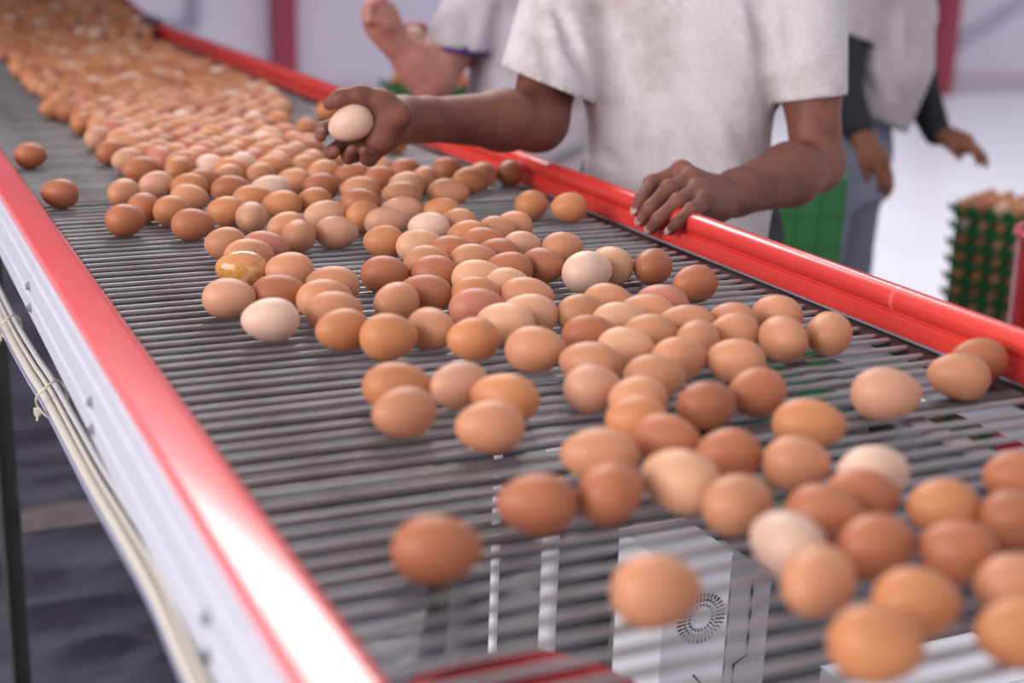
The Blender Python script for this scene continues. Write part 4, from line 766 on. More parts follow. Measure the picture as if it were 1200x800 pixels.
(0.679,6.623,0.4),(0.375,6.623,5.4),(0.779,6.623,3.1),(0.473,6.624,3.1),(0.423,6.626,5.1),(0.810,6.661,0.0),(0.552,6.662,0.4),(0.609,6.662,5.5),(0.864,6.663,0.3),
(0.497,6.665,0.4),(0.758,6.665,0.6),(0.657,6.665,1.4),(0.348,6.665,1.1),(0.913,6.666,4.7),(0.709,6.666,4.0),(0.393,6.667,1.8),(0.449,6.668,4.3),(0.528,6.704,3.0),
(0.788,6.704,5.3),(0.582,6.704,3.3),(0.836,6.705,5.5),(0.739,6.707,1.4),(0.425,6.708,3.8),(0.888,6.710,3.8),(0.635,6.710,3.1),(0.373,6.711,3.4),(0.689,6.711,6.0),
(0.937,6.711,1.1),(0.477,6.711,0.6),(0.557,6.745,0.0),(0.808,6.748,4.9),(0.506,6.749,5.3),(0.604,6.749,1.8),(0.858,6.749,5.7),(0.763,6.750,2.1),(0.658,6.751,2.9),
(0.451,6.752,5.7),(0.399,6.752,2.2),(0.711,6.754,4.7),(0.920,6.754,0.4),(0.533,6.788,4.4),(0.881,6.789,3.1),(0.477,6.789,6.0),(0.631,6.792,4.3),(0.579,6.793,5.4),
(0.784,6.794,5.5),(0.683,6.794,3.3),(0.832,6.795,5.1),(0.735,6.796,2.1),(0.426,6.798,3.9),(0.365,6.798,1.7),(0.916,6.821,5.3),(0.500,6.832,5.2),(0.602,6.832,2.9),
(0.552,6.836,0.8),(0.396,6.836,2.6),(0.761,6.836,3.4),(0.654,6.837,3.1),(0.868,6.839,1.7),(0.448,6.841,2.9),(0.338,6.841,3.9),(0.708,6.841,3.1),(0.809,6.842,4.8),
(0.936,6.870,4.1),(0.529,6.877,1.0),(0.579,6.879,5.1),(0.478,6.881,0.9),(0.678,6.881,4.4),(0.628,6.882,5.3),(0.728,6.883,6.1),(0.421,6.884,4.0),(0.841,6.885,0.3),
(0.784,6.887,0.3),(0.362,6.887,0.4),(0.895,6.893,0.2),(0.506,6.922,5.1),(0.936,6.925,4.5),(0.454,6.925,1.6),(0.652,6.925,5.0),(0.397,6.926,1.5),(0.754,6.927,5.9),
(0.552,6.928,1.6),(0.705,6.928,4.3),(0.603,6.930,1.1),(0.859,6.930,5.7),(0.339,6.931,4.7),(0.806,6.933,3.4),(0.892,6.964,1.5),(0.481,6.968,5.9),(0.428,6.968,3.6),
(0.737,6.969,3.3),(0.375,6.971,3.6),(0.684,6.972,0.7),(0.787,6.972,3.6),(0.836,6.973,3.4),(0.633,6.973,5.7),(0.937,6.974,2.7),(0.580,6.974,0.5),(0.529,6.975,2.1),
(0.873,7.007,3.5),(0.411,7.010,0.9),(0.767,7.011,3.4),(0.714,7.012,5.5),(0.457,7.013,4.4),(0.818,7.014,5.9),(0.553,7.014,5.4),(0.348,7.015,1.9),(0.658,7.015,1.7),
(0.923,7.018,0.5),(0.612,7.020,1.6),(0.504,7.020,5.6),(0.851,7.051,1.4),(0.792,7.054,0.2),(0.578,7.054,1.4),(0.742,7.057,4.5),(0.530,7.057,3.1),(0.689,7.058,3.1),
(0.899,7.059,4.2),(0.476,7.061,0.0),(0.369,7.061,5.3),(0.418,7.062,1.5),(0.635,7.063,3.1),(0.820,7.095,2.3),(0.714,7.100,3.9),(0.561,7.100,6.1),(0.506,7.100,2.9),
(0.453,7.100,3.5),(0.665,7.101,2.6),(0.869,7.101,5.3),(0.926,7.101,5.5),(0.766,7.105,6.0),(0.613,7.106,2.8),(0.394,7.107,1.1),(0.344,7.109,2.7),(0.892,7.142,2.7),
(0.684,7.143,4.1),(0.432,7.143,1.2),(0.838,7.144,4.2),(0.483,7.144,3.1),(0.534,7.145,2.1),(0.637,7.145,2.3),(0.580,7.147,2.1),(0.736,7.147,6.1),(0.787,7.148,2.0),
(0.360,7.152,5.4),(0.396,7.175,5.3),(0.913,7.183,1.7),(0.501,7.186,5.9),(0.613,7.186,0.6),(0.661,7.187,4.8),(0.812,7.187,5.0),(0.709,7.188,0.3),(0.862,7.189,5.1),
(0.763,7.189,0.4),(0.451,7.191,0.4),(0.563,7.196,5.6),(0.346,7.202,2.0),(0.886,7.226,2.4),(0.526,7.227,1.0),(0.383,7.227,5.1),(0.836,7.230,3.2),(0.688,7.232,5.1),
(0.434,7.232,6.2),(0.636,7.234,1.6),(0.935,7.235,3.9),(0.783,7.235,3.2),(0.734,7.235,5.0),(0.588,7.237,3.7),(0.481,7.248,5.3),(0.552,7.271,5.1),(0.400,7.273,2.5),
(0.908,7.274,1.6),(0.353,7.275,1.4),(0.708,7.279,5.2),(0.808,7.279,3.6),(0.660,7.280,5.2),(0.609,7.283,5.5),(0.450,7.288,3.6),(0.504,7.290,6.1),(0.860,7.291,2.8),
(0.758,7.297,6.2),
]

# ================================================================ eggs
def egg_mesh(name, seg, ring):
    """long axis x, unit half length 1 and unit radius 1; blunt end at -x"""
    bm = bmesh.new(); rows = []
    for i in range(1, ring):
        t = math.cos(math.pi * i / ring); r = math.sqrt(1 - t * t) * (1 - .11 * t) / 1.012
        rows.append([bm.verts.new((t, r * math.cos(2 * math.pi * k / seg), r * math.sin(2 * math.pi * k / seg))) for k in range(seg)])
    a = bm.verts.new((1, 0, 0)); b = bm.verts.new((-1, 0, 0))
    for k in range(seg):
        bm.faces.new((a, rows[0][k], rows[0][(k + 1) % seg])); bm.faces.new((b, rows[-1][(k + 1) % seg], rows[-1][k]))
    for p, q in zip(rows, rows[1:]):
        for k in range(seg): bm.faces.new((p[k], q[k], q[(k + 1) % seg], p[(k + 1) % seg]))
    bmesh.ops.recalc_face_normals(bm, faces=bm.faces)
    me = bpy.data.meshes.new(name); bm.to_mesh(me); bm.free()
    me.polygons.foreach_set('use_smooth', [True] * len(me.polygons)); return me
EGGM = {}
def egg(x, y, z, yaw, a, b, c, label, group='brown eggs on the conveyor', pitch=None, roll=None, hi=True):
    a, b = a * 1.015, b * 1.015
    key = (round(b, 4), round(a / b, 1), c, hi)
    if key not in EGGM:
        me = egg_mesh('egg', 36 if hi else 24, 22 if hi else 14)
        co = np.empty(len(me.vertices) * 3); me.vertices.foreach_get('co', co); co = co.reshape(-1, 3) * [key[0] * key[1], key[0], key[0]]
        me.vertices.foreach_set('co', co.ravel()); me.update(); me.materials.append(EM[c]); EGGM[key] = me
    o = bpy.data.objects.new('egg', EGGM[key]); COL.objects.link(o)
    b_ = key[0]; tilt = -.045 if pitch is None else pitch
    o.location = (x, y, z + b_ * .985); o.rotation_euler = (Matrix.Rotation(yaw, 3, 'Z') @ Matrix.Rotation(tilt, 3, 'Y') @ Matrix.Rotation(random.uniform(0, 6.28) if roll is None else roll, 3, 'X')).to_euler()
    return tag(o, label, 'egg', group)
for (x, y, yaw, a, b, c, lab) in EGGS: egg(x, y, z0, yaw, a, b, c, lab, roll=1.2 if c == 'y' else None)
for (x, y, yaw, a, b, c) in PILE: egg(x, y, z0, yaw, a, b, c, 'brown egg packed among others in the dense pile on the far belt', 'eggs packed in the far pile', hi=False)
base = egg_mesh('egg', 14, 9); bv = np.array([v.co[:] for v in base.vertices]); bf = [tuple(p.vertices) for p in base.polygons]
def egg_stuff(name, items, parent=None):
    V = []; F_ = []; o = 0
    for (x, y, z, yaw, a, b, up) in items:
        p = bv * [a, b, b]
        if up: p = p[:, [2, 1, 0]] * [1, 1, 1]
        c, s_ = math.cos(yaw), math.sin(yaw)
        V.append(np.stack([p[:, 0] * c - p[:, 1] * s_ + x, p[:, 0] * s_ + p[:, 1] * c + y, p[:, 2] + z], 1)); F_ += [tuple(i + o for i in f_) for f_ in bf]; o += len(bv)
    me = bpy.data.meshes.new(name); me.from_pydata(np.concatenate(V).tolist(), [], F_); me.update()
    ob = link(name, me, EM['mix'], parent); ob['kind'] = 'stuff'; return ob
o = egg_stuff('far_egg_pile', [(x, y, z0 + rise(y) + .0212 + (.012 * math.sin(x * 31 + y * 17) ** 2 if y > 4.9 else 0), yaw, .0272, .0216, False) for x, y, yaw in FAR])
tag(o, 'dense blurred mass of brown eggs covering the far end of the belt', 'eggs')

# ================================================================ things below the belt
def bucket(name, c, r0, r1, h, label, cat, rim=.008):
    t = thing(name, c, label, cat)
    MB().lathe([(0.001, .004), (r0, .004), (r1, h), (r1 - .005, h), (r0 - .005, .012), (0.001, .012)], c, 56).build('body', M['red_tub'], t, True)
    MB().lathe([(r1 - .002, h - .012), (r1 + rim, h - .010), (r1 + rim, h), (r1 + .002, h + .004), (r1 - .006, h)], c, 56).build('rim', M['red_tub'], t, True)
    return t
def carton(name, x0, x1, y0, y1, z, zb, label, emblem=None, rot=0):
    t = thing(name, ((x0 + x1) / 2, (y0 + y1) / 2, zb), label, 'box', 'white cartons under the belt')
    MB().box(x0, x1, y0, y1, zb, z - .004, .003).build('carton_body', M['card'], t)
    ym = (y0 + y1) / 2
    MB().box(x0, x1, y0, ym - .002, z - .0038, z - .0005).build('flap', M['card'], t); MB().box(x0, x1, ym + .002, y1, z - .0038, z - .0005).build('flap', M['card'], t)
    if emblem:
        m = MB(); ex, ey, ez, er = emblem; C = Vector((ex, ey, ez))
        for r_, n_, s_ in ((er, 34, .20), (er * .78, 30, .14), (er * .55, 22, .12)):
            for k in range(n_):
                a = 2 * math.pi * k / n_; p = Vector((math.cos(a), 0, math.sin(a)))
                m.tube([C + p * (r_ - er * s_ / 2), C + p * (r_ + er * s_ / 2)], er * .035, 5)
        m.build('printed_emblem', M['ink'], t)
        MB().tube([(ex - .005, ey, ez - .075), (ex + .035, ey, ez - .12)], .0014, 5).build('printed_line', M['ink'], t)
    return t
bucket('tub', (.400, .800, .035), .080, .093, .765, 'tall red round plastic tub standing under the near end of the belt', 'tub', .004)
carton('carton', .812, .905, 1.28, 1.39, .64, .03, 'white carton with a printed black ring emblem under the belt', emblem=(.866, 1.279, .562, .030))
g2 = carton('carton', .907, .965, 1.28, 1.39, .60, .03, 'grey carton with a black outline beside the emblem carton under the belt')
for o in g2.children:
    o.data.materials.clear(); o.data.materials.append(M['grey_card'])
MB().tube([(.936, 1.279, .60), (.936, 1.279, .50), (.918, 1.279, .49), (.918, 1.279, .40)], .0015, 5).build('printed_line', M['ink'], g2)
carton('carton', 1.10, 1.36, 1.08, 1.34, .42, .03, 'plain white carton on the floor just outside the right legs')

# ================================================================ green trays of eggs, crate and drum on the right
def tray_mesh():
    """30-cell plastic tray: corrugated sheet of egg cups with pointed rim posts"""
    bm = bmesh.new(); p = .047; nx, ny = 6, 5; s = 6; W_, H_ = nx * s, ny * s
    def zf(i, j): return .020 + .011 * (math.cos(2 * math.pi * i / s) + math.cos(2 * math.pi * j / s)) 
    def zr(i, j):
        if i in (0, W_): return .034 + .007 * math.cos(2 * math.pi * j / s)
        if j in (0, H_): return .034 + .007 * math.cos(2 * math.pi * i / s)
        return zf(i, j)
    g = [[bm.verts.new(((i / s - nx / 2) * p, (j / s - ny / 2) * p, zr(i, j))) for j in range(H_ + 1)] for i in range(W_ + 1)]
    for i in range(W_):
        for j in range(H_): bm.faces.new((g[i][j], g[i + 1][j], g[i + 1][j + 1], g[i][j + 1]))
    # side skirts with an opening at the middle of every cell
    edge = [[g[i][0] for i in range(W_ + 1)], [g[i][H_] for i in range(W_ + 1)], [g[0][j] for j in range(H_ + 1)], [g[W_][j] for j in range(H_ + 1)]]
    for E_ in edge:
        low = [bm.verts.new((v.co.x, v.co.y, .004)) for v in E_]
        for i in range(len(E_) - 1):
            if i % s == 3: continue
            bm.faces.new((E_[i], E_[i + 1], low[i + 1], low[i]))
    # pointed posts around the rim
    for i in range(nx + 1):
        for j in range(ny + 1):
            if i in (0, nx) or j in (0, ny):
                x, y = (i - nx / 2) * p, (j - ny / 2) * p; dx = (i == nx) - (i == 0); dy = (j == ny) - (j == 0)
                q = [bm.verts.new((x + a, y + b, .030)) for a, b in ((-.011, -.011), (.011, -.011), (.011, .011), (-.011, .011))]
                t = bm.verts.new((x + dx * .016, y + dy * .016, .046)); d = bm.verts.new((x + dx * .006, y + dy * .006, .018))
                for k in range(4): bm.faces.new((q[k], q[(k + 1) % 4], t)); bm.faces.new((q[(k + 1) % 4], q[k], d))
    me = bpy.data.meshes.new('egg_tray'); bm.to_mesh(me); bm.free(); me.materials.append(M['tray']); return me
TRAY = tray_mesh()
def tray_stack(x, y, rz, n, where, group):
    items = []; c, s_ = math.cos(rz), math.sin(rz); ph = .0455
    zb = .0
    for k in range(n):
        o = bpy.data.objects.new('egg_tray', TRAY); COL.objects.link(o)
        jx, jy = random.uniform(-.003, .003), random.uniform(-.003, .003)
        o.location = (x + jx, y + jy, zb + ph * k); o.rotation_euler = (0, 0, rz + random.uniform(-.015, .015))
        ORD = 'topmost second third fourth fifth sixth seventh eighth ninth tenth eleventh twelfth thirteenth fourteenth fifteenth sixteenth seventeenth eighteenth nineteenth twentieth'.split()
        tag(o, f"green egg tray, {'topmost' if k == n - 1 else ORD[n - 1 - k] + ' from top'} {where}", 'egg tray', group)
        for i in range(6):
            for j in range(5):
                if k < n - 1 and 0 < i < 5 and 0 < j < 4: continue
                lx, ly = (i - 2.5) * .047, (j - 2) * .047
                items.append((x + jx + lx * c - ly * s_, y + jy + lx * s_ + ly * c, zb + ph * k + .030, random.uniform(0, 6), .0285, .0218, True))
    tag(egg_stuff('tray_eggs', items), f'brown eggs standing in the green trays {where}', 'eggs')
tray_stack(2.80, 2.78, math.radians(-62), 15, 'of the floor stack at the right edge', 'green trays in the right stack')
tray_stack(1.60, 3.86, math.radians(25), 20, 'of the stack behind the left worker', 'green trays behind the left worker')

cr = thing('crate', (1.93, 2.60, 0), 'tall green mesh-sided plastic crate behind the middle worker', 'crate')
def crate_pt(u, v, z): 
    a = Vector((1.9105, 2.3974, 0)); d1_ = Vector((-.907, .42, 0)); d2_ = Vector((.42, .907, 0)); p = a + d1_ * u + d2_ * v; return (p.x, p.y, z)
def cbox(u0, u1, v0, v1, za, zb_, name, parent):
    bm = bmesh.new(); vs = [bm.verts.new(crate_pt(u, v, z)) for z in (za, zb_) for u, v in ((u0, v0), (u1, v0), (u1, v1), (u0, v1))]
    for f_ in ((0, 1, 2, 3), (4, 5, 6, 7), (0, 1, 5, 4), (1, 2, 6, 5), (2, 3, 7, 6), (3, 0, 4, 7)): bm.faces.new([vs[i] for i in f_])
    bmesh.ops.recalc_face_normals(bm, faces=bm.faces); me = bpy.data.meshes.new(name); bm.to_mesh(me); bm.free(); return link(name, me, M['green'], parent, False)
cbox(.004, .356, .004, .296, .0, .845, 'body', cr)
cbox(0, .36, 0, .30, .835, .855, 'rim', cr)
for k in range(12): cbox(.0, .36, 0, .004, .02 + .068 * k, .023 + .068 * k, 'rib', cr)
for k in range(8): cbox(.002 + .05 * k, .0045 + .05 * k, .0, .004, .02, .835, 'rib', cr)
for k in range(12): cbox(-.002, .004, 0, .30, .02 + .068 * k, .023 + .068 * k, 'rib', cr)

bucket('drum', (2.26, 2.02, .0), .15, .165, .785, 'tall red plastic drum at the right edge in front of the egg trays', 'drum')


# ================================================================ people
NAILS = []
def body_mesh(parts): return vq_mesh('body', parts)
def v3(*a): return np.array(a, float)
def build_person(name, at, label, parts, skin, shirt, trousers, legs, head, nails=(), extra=()):
    t = thing(name, at, label, 'person')
    b = link('body', body_mesh(parts), M[skin], t)
    for p, n, r in nails:
        n = Vector(n).normalized(); q = n.to_track_quat('Z', 'Y')
        bm = bmesh.new(); bmesh.ops.create_uvsphere(bm, u_segments=14, v_segments=8, radius=1)
        d = Vector(r[3:6]).normalized(); y = (d - n * d.dot(n)).normalized(); x = y.cross(n)
        R3 = Matrix((x, y, n)).transposed()
        for v in bm.verts: v.co = R3 @ Vector((v.co.x * r[0], v.co.y * r[1], v.co.z * r[2])) + Vector(p)
        me = bpy.data.meshes.new('fingernail'); bm.to_mesh(me); bm.free(); link('fingernail', me, M['nail'], b)
    o = link('t_shirt', vq_mesh('t_shirt', [shirt[0]]), M[shirt[1]], t); sm = o.modifiers.new('cloth_thickness', 'SOLIDIFY'); sm.thickness = .0025
    g = SDF(*legs[1]); ax = legs[2]
    hp = np.array(legs[0], float); s_ = np.array([ax[0], ax[1], 0.])
    for sg in (-1, 1):
        h_ = hp + s_ * sg * .088; kn = h_ * [1, 1, 0] + s_ * sg * .02 + v3(0, 0, .49); an = kn * [1, 1, 0] + s_ * sg * .02 + v3(0, 0, .07)
        g.limb(h_, kn, .088, .068, .03).limb(kn, an, .066, .060, .02)
    g.trunk([(hp + [0, 0, -.12], .16, .105), (hp + [0, 0, 0], .168, .112), (hp + [0, 0, .13], .150, .10)], ax, .04)
    V, Q = g.net(); link('trousers', vq_mesh('trousers', [(relax_mesh(V, Q, 2), Q)]), M[trousers], t)
    f = v3(-ax[1], ax[0], 0) * legs[3]
    for sg in (-1, 1):
        h_ = hp + s_ * sg * .128; c = h_ * [1, 1, 0] + f * .05 + v3(0, 0, .045)
        q = SDF(c - .2, c + .2, .008); q.ball(c, (.048, .135, .042), 0, [s_, f, v3(0, 0, 1)]); q.limb(c - f * .05, c - f * .05 + v3(0, 0, .06), .045, .045, .02); q.cut(c - [0, 0, .043], (0, 0, -1))
        V, Q = q.net(); link('shoe', vq_mesh('shoe', [(V, Q)]), M['shoe'], t)
    # hair cap
    hc, hf = np.array(head[0], float), np.array(head[1], float)
    q = SDF(hc - .17, hc + .17, .007); q.ball(hc + [0, 0, .022] - hf * .012, (.083, .103, .112), 0, [np.cross(hf, [0, 0, 1]), hf, [0, 0, 1]])
    q.cut(hc + [0, 0, .035], -v3(0, 0, 1) * .75 + hf * .65)
    V, Q = q.net(); link('hair', vq_mesh('hair', [(V, Q)]), M['hair'], t)
    for nm, part, m in extra: link(nm, vq_mesh(nm, [part]), M[m], t)
    return t
def head_part(c, f, neck):
    """skull, jaw, nose, ears, brows and lips on a neck"""
    c = np.array(c, float); f = np.array(f, float); s_ = np.cross(f, [0, 0, 1]); A = [s_, f, v3(0, 0, 1)]; u = v3(0, 0, 1)
    g = SDF(np.minimum(c - .16, np.array(neck) - .11), np.maximum(c + .16, np.array(neck) + .11), .006)
    g.ball(c + u * .02, (.076, .096, .10), 0, A).ball(c + f * .03 - u * .055, (.056, .062, .066), .04, A)
    g.limb(c + f * .092 + u * .015, c + f * .108 - u * .028, .009, .015, .012)
    for e in (-1, 1):
        g.ball(c + s_ * e * .078 - u * .012, (.010, .022, .032), .006, A)
        g.limb(c + f * .086 + s_ * e * .015 + u * .028, c + f * .076 + s_ * e * .045 + u * .026, .008, .007, .01)
        g.ball(c + f * .080 + s_ * e * .031 + u * .008, (.014, .011, .009), .004, A)
        g.limb(c + f * .088 - u * .057, c + f * .082 + s_ * e * .022 - u * .058, .008, .005, .006)
    g.limb(c - u * .06 - f * .01, neck, .056, .066, .03)
    V, Q = g.net(); return relax_mesh(V, Q, 1), Q

# ---- middle worker -------------------------------------------------------
shL, elL, wrL = v3(1.363, 1.879, 1.300), v3(1.345, 1.765, 1.004), v3(1.100, 1.6565, .984)
shR, elR, wrR = v3(1.0974, 2.113, 1.285), v3(.9585, 1.956, 1.0567), v3(.703, 1.862, 1.078)
FI = dict(
 index=([v3(1.030, 1.6514, 1.0255), v3(.990, 1.6591, 1.0086), v3(.957, 1.6281, .9958), v3(.951, 1.6296, .9808)], (.0108, .0102, .0090, .0076)),
 middle=([v3(1.030, 1.6259, 1.0200), v3(.985, 1.6059, 1.0111), v3(.955, 1.6011, .9883), v3(.950, 1.6129, .9702)], (.0110, .0105, .0092, .0078)),
 ring=([v3(1.024, 1.5990, 1.0090), v3(.979, 1.5720, 1.0000), v3(.952, 1.5728, .9791), v3(.949, 1.5858, .9641)], (.0106, .0100, .0088, .0074)),
 pinky=([v3(1.018, 1.5720, .9975), v3(.979, 1.5390, .9950), v3(.954, 1.5290, .9835), v3(.951, 1.5400, .9715)], (.0096, .0086, .0076, .0064)))
g = SDF((.90, 1.44, .90), (1.47, 1.99, 1.38), .0026)
g.limb(shL, shL * .35 + elL * .65, .058, .044, .006).limb(shL * .35 + elL * .65, elL, .044, .038, .012).limb(elL, elL * .70 + wrL * .30, .038, .043, .02)
g.limb(elL * .70 + wrL * .30, wrL * .85 + elL * .15, .047, .032, .02).limb(wrL * .85 + elL * .15, wrL, .031, .029, .015)
FI = {k: (p, tuple(q * 1.13 for q in r)) for k, (p, r) in FI.items()}
for k, (p, r) in FI.items():
    base = wrL + (p[0] - FI['middle'][0][0]) * .35 + v3(-.012, 0, .004)
    g.limb(base, p[0], .0235, .0150, .016)
g.limb(wrL, (wrL + FI['ring'][0][0]) / 2, .025, .024, .012)
g.ball(v3(1.117, 1.632, .985), (.012, .012, .012), .012)
for k, (p, r) in FI.items():
    g.limb(p[0], p[1], r[0], r[1], .004); g.limb(p[1], p[2], r[1] * .97, r[2], .004); g.limb(p[2], p[3], r[2], r[3], .004)
    g.ball(p[0] + [.002, 0, .003], .0120, .008); g.ball(p[1] + [0, 0, .0015], r[1] * 1.06, .004)
g.chain([wrL + [-.005, .012, 0], v3(1.058, 1.690, .985), v3(1.018, 1.700, .975), v3(1.006, 1.690, .950)], (.020, .0165, .0125, .0095), .010)
V, Q = g.net(); armL = (relax_mesh(V, Q, 1, .4), Q)
nails = []
for k, (p, r) in FI.items():
    d = p[3] - p[2]; d = d / np.linalg.norm(d); out = v3(-.86, -.42, .30); n = out - d * (out @ d); n /= np.linalg.norm(n)
    nails.append((p[3] + n * r[3] * .72 + d * .001, n, (r[3] * .70, r[3] * .95, .0022, *d)))
# right arm with the hand cupping an egg
egc = v3(.6026, 1.7872, 1.0832); cr_, cu_, ct_ = v3(.907, -.4199, .0317), v3(.0901, .2669, .9595), -v3(.4114, .8674, -.2799)
def hp_(r_, u_, t_): return egc + cr_ * r_ + cu_ * u_ + ct_ * t_
g = SDF((.50, 1.66, .99), (1.20, 2.24, 1.38), .0026)
g.limb(shR, shR * .4 + elR * .6, .060, .050, .01).limb(shR * .4 + elR * .6, elR, .050, .044, .02).limb(elR, elR * .72 + wrR * .28, .045, .043, .02)
g.limb(elR * .72 + wrR * .28, wrR * .85 + elR * .15, .043, .030, .02).limb(wrR * .85 + elR * .15, wrR, .030, .027, .015)
g.limb(wrR, hp_(.040, .006, -.022), .027, .024, .02).limb(wrR, hp_(.038, -.018, -.016), .025, .020, .02).limb(hp_(.05, .012, -.018), hp_(.022, .010, -.038), .022, .013, .015)
g.chain([hp_(.062, .014, -.008), hp_(.040, .030, -.004), hp_(.014, .0375, .002), hp_(-.012, .034, .004), hp_(-.027, .0265, .006)], (.020, .0165, .0135, .0115, .0090), .008)
g.chain([hp_(.022, .010, -.036), hp_(-.020, .008, -.038), hp_(-.041, -.004, -.018), hp_(-.039, -.015, .000)], (.012, .0105, .0095, .0078), .004)
g.chain([hp_(.022, -.006, -.036), hp_(-.012, -.018, -.038), hp_(-.028, -.034, -.018), hp_(-.020, -.036, .004)], (.012, .0105, .0095, .0078), .004)
g.chain([hp_(.026, -.020, -.032), hp_(.002, -.036, -.030), hp_(-.004, -.042, -.010), hp_(.003, -.035, .010)], (.0115, .010, .009, .0075), .004)
g.chain([hp_(.034, -.030, -.024), hp_(.024, -.044, -.016), hp_(.020, -.045, .000), hp_(.019, -.036, .012)], (.011, .009, .008, .0068), .004)
V, Q = g.net(); armR = (relax_mesh(V, Q, 1, .4), Q)
ax1 = v3(.36, -.313, 0); axs = ax1[:2] / np.linalg.norm(ax1[:2]); up = v3(0, 0, 1)
mid = (shL + shR) / 2; f1 = v3(-axs[1] * -1, axs[0] * -1, 0); f1 = v3(axs[1], -axs[0], 0)      # towards the belt
cb_ = v3(1.205, 1.955, 0)
tr = SDF((.85, 1.60, .70), (1.56, 2.32, 1.50), .009)
tr.trunk([(cb_ + [0, 0, .72], .150, .095), (cb_ + [0, 0, 1.0], .138, .092), (cb_ * .5 + mid * [.5, .5, 0] + [0, 0, 1.15], .150, .10), (mid * [1, 1, 0] + [0, 0, 1.28], .165, .09), (mid * [1, 1, 0] + [0, 0, 1.36], .09, .06)], axs, .03)
V, Q = tr.net(); trunk1 = (V, Q)
head1 = mid * [1, 1, 0] + f1 * .06 + v3(0, 0, 1.565)
headp = head_part(head1, f1, mid * [1, 1, 0] + v3(0, 0, 1.34))
# shirt
hemL, hemR = shL + (elL - shL) * .66 + v3(0, 0, -.005), shR + (elR - shR) * .78
s1 = SDF((.85, 1.58, .70), (1.56, 2.34, 1.47), .0052)
s1.trunk([(cb_ + [.01, -.01, .71], .176, .128), (cb_ + [.008, -.007, .88], .160, .122), (cb_ + [.004, -.003, 1.03], .146, .110), (cb_ * .5 + mid * [.5, .5, 0] + [0, 0, 1.14], .160, .116), (mid * [1, 1, 0] + [0, 0, 1.25], .176, .112),
          (mid * [1, 1, 0] + [0, 0, 1.325], .150, .090), (mid * [1, 1, 0] + [0, 0, 1.40], .075, .072)], axs, .03)
dL = (hemL - shL) / np.linalg.norm(hemL - shL); dR = (hemR - shR) / np.linalg.norm(hemR - shR)
nL, nR = edge_on(hemL, 68, -8), edge_on(hemR, 100, 40)
for a_, b_, d_, n_, r0_, r1_ in ((shL, hemL, dL, nL, .074, .0485), (shR, hemR, dR, nR, .078, .076)):
    q = s1.like(); q.limb(a_ - [0, 0, .012], b_ + d_ * .08, r0_, r1_, 0); q.cut(b_, n_); s1.merge(q, .022)
for pts_, w_, am in (
    ([(1.001, 1.993, 1.224), (1.006, 1.939, 1.162), (1.031, 1.924, 1.1)], 0.009, -0.012),
    ([(1.016, 1.986, 1.225), (1.029, 1.944, 1.162), (1.064, 1.959, 1.105)], 0.012, 0.006),
    ([(0.99, 2.006, 1.227), (0.982, 1.94, 1.162)], 0.012, 0.005),
    ([(0.968, 1.98, 1.191), (0.958, 1.908, 1.118)], 0.009, -0.006),
    ([(1.114, 1.895, 1.05), (1.113, 1.884, 0.968)], 0.006, -0.01),
    ([(1.125, 1.887, 1.063), (1.124, 1.874, 0.969)], 0.01, 0.005),
    ([(1.157, 1.862, 1.079), (1.198, 1.824, 0.998)], 0.01, -0.005),
    ([(1.201, 1.831, 1.056), (1.244, 1.813, 0.985)], 0.011, 0.005),
    ([(1.177, 1.852, 1.099), (1.221, 1.822, 1.037)], 0.012, 0.004),
    ([(1.257, 1.849, 1.242), (1.27, 1.838, 1.195), (1.28, 1.832, 1.147)], 0.008, -0.012),
    ([(1.239, 1.854, 1.242), (1.255, 1.836, 1.17)], 0.011, 0.006),
    ([(1.291, 1.835, 1.243), (1.295, 1.812, 1.14)], 0.011, 0.006),
    ([(1.275, 1.832, 1.142), (1.293, 1.827, 1.093)], 0.009, -0.006),
    ([(1.304, 1.816, 1.234), (1.303, 1.788, 1.136)], 0.01, -0.005),
    ([(1.086, 1.957, 1.16), (1.071, 1.973, 1.053)], 0.014, 0.005),
    ([(1.072, 1.958, 1.009), (1.093, 1.908, 0.972)], 0.01, -0.005),
    ([(1.156, 1.901, 1.216), (1.204, 1.849, 1.156)], 0.016, 0.004),
    ([(1.101, 1.925, 1.124), (1.103, 1.907, 1.048)], 0.016, 0.004),
    ([(1.063, 1.973, 1.198), (1.092, 1.975, 1.23)], 0.012, -0.004),
    ): s1.crease(pts_, w_ * 1.15, am * 1.5)
s1.D = s1.D.astype(np.float32)
hz = .74
s1.cut((0, 0, hz), (0, 0, -1)); 
V, Q = s1.net(); PL = [(np.array([1.2, 1.95, hz]), (0, 0, -1), .3), (hemL, nL, .10), (hemR, nR, .115)]; V, Q = open_cuts(V, Q, PL, .0045)
V = hem_line(relax_mesh(V, Q, 2, .4), Q, PL, .0052)
rng = np.random.RandomState(3)
shirt1 = (V, Q)
p1 = build_person('person', (1.205, 1.955, 0), 'worker in stained pale grey t-shirt holding up an egg, left hand gripping the rail', [armL, armR, trunk1, headp], 'skin', (shirt1, 'shirt'), 'trouser',
    (v3(1.215, 1.965, .86), ((.90, 1.65, 0), (1.54, 2.28, 1.05), .011), axs, -1), (head1, f1), nails)
egg(egc[0], egc[1], egc[2] - .022, math.atan2(cr_[1], cr_[0]) + math.pi, .0298, .0234, 'w', 'pale egg held up in the raised hand of the middle worker', pitch=.42)

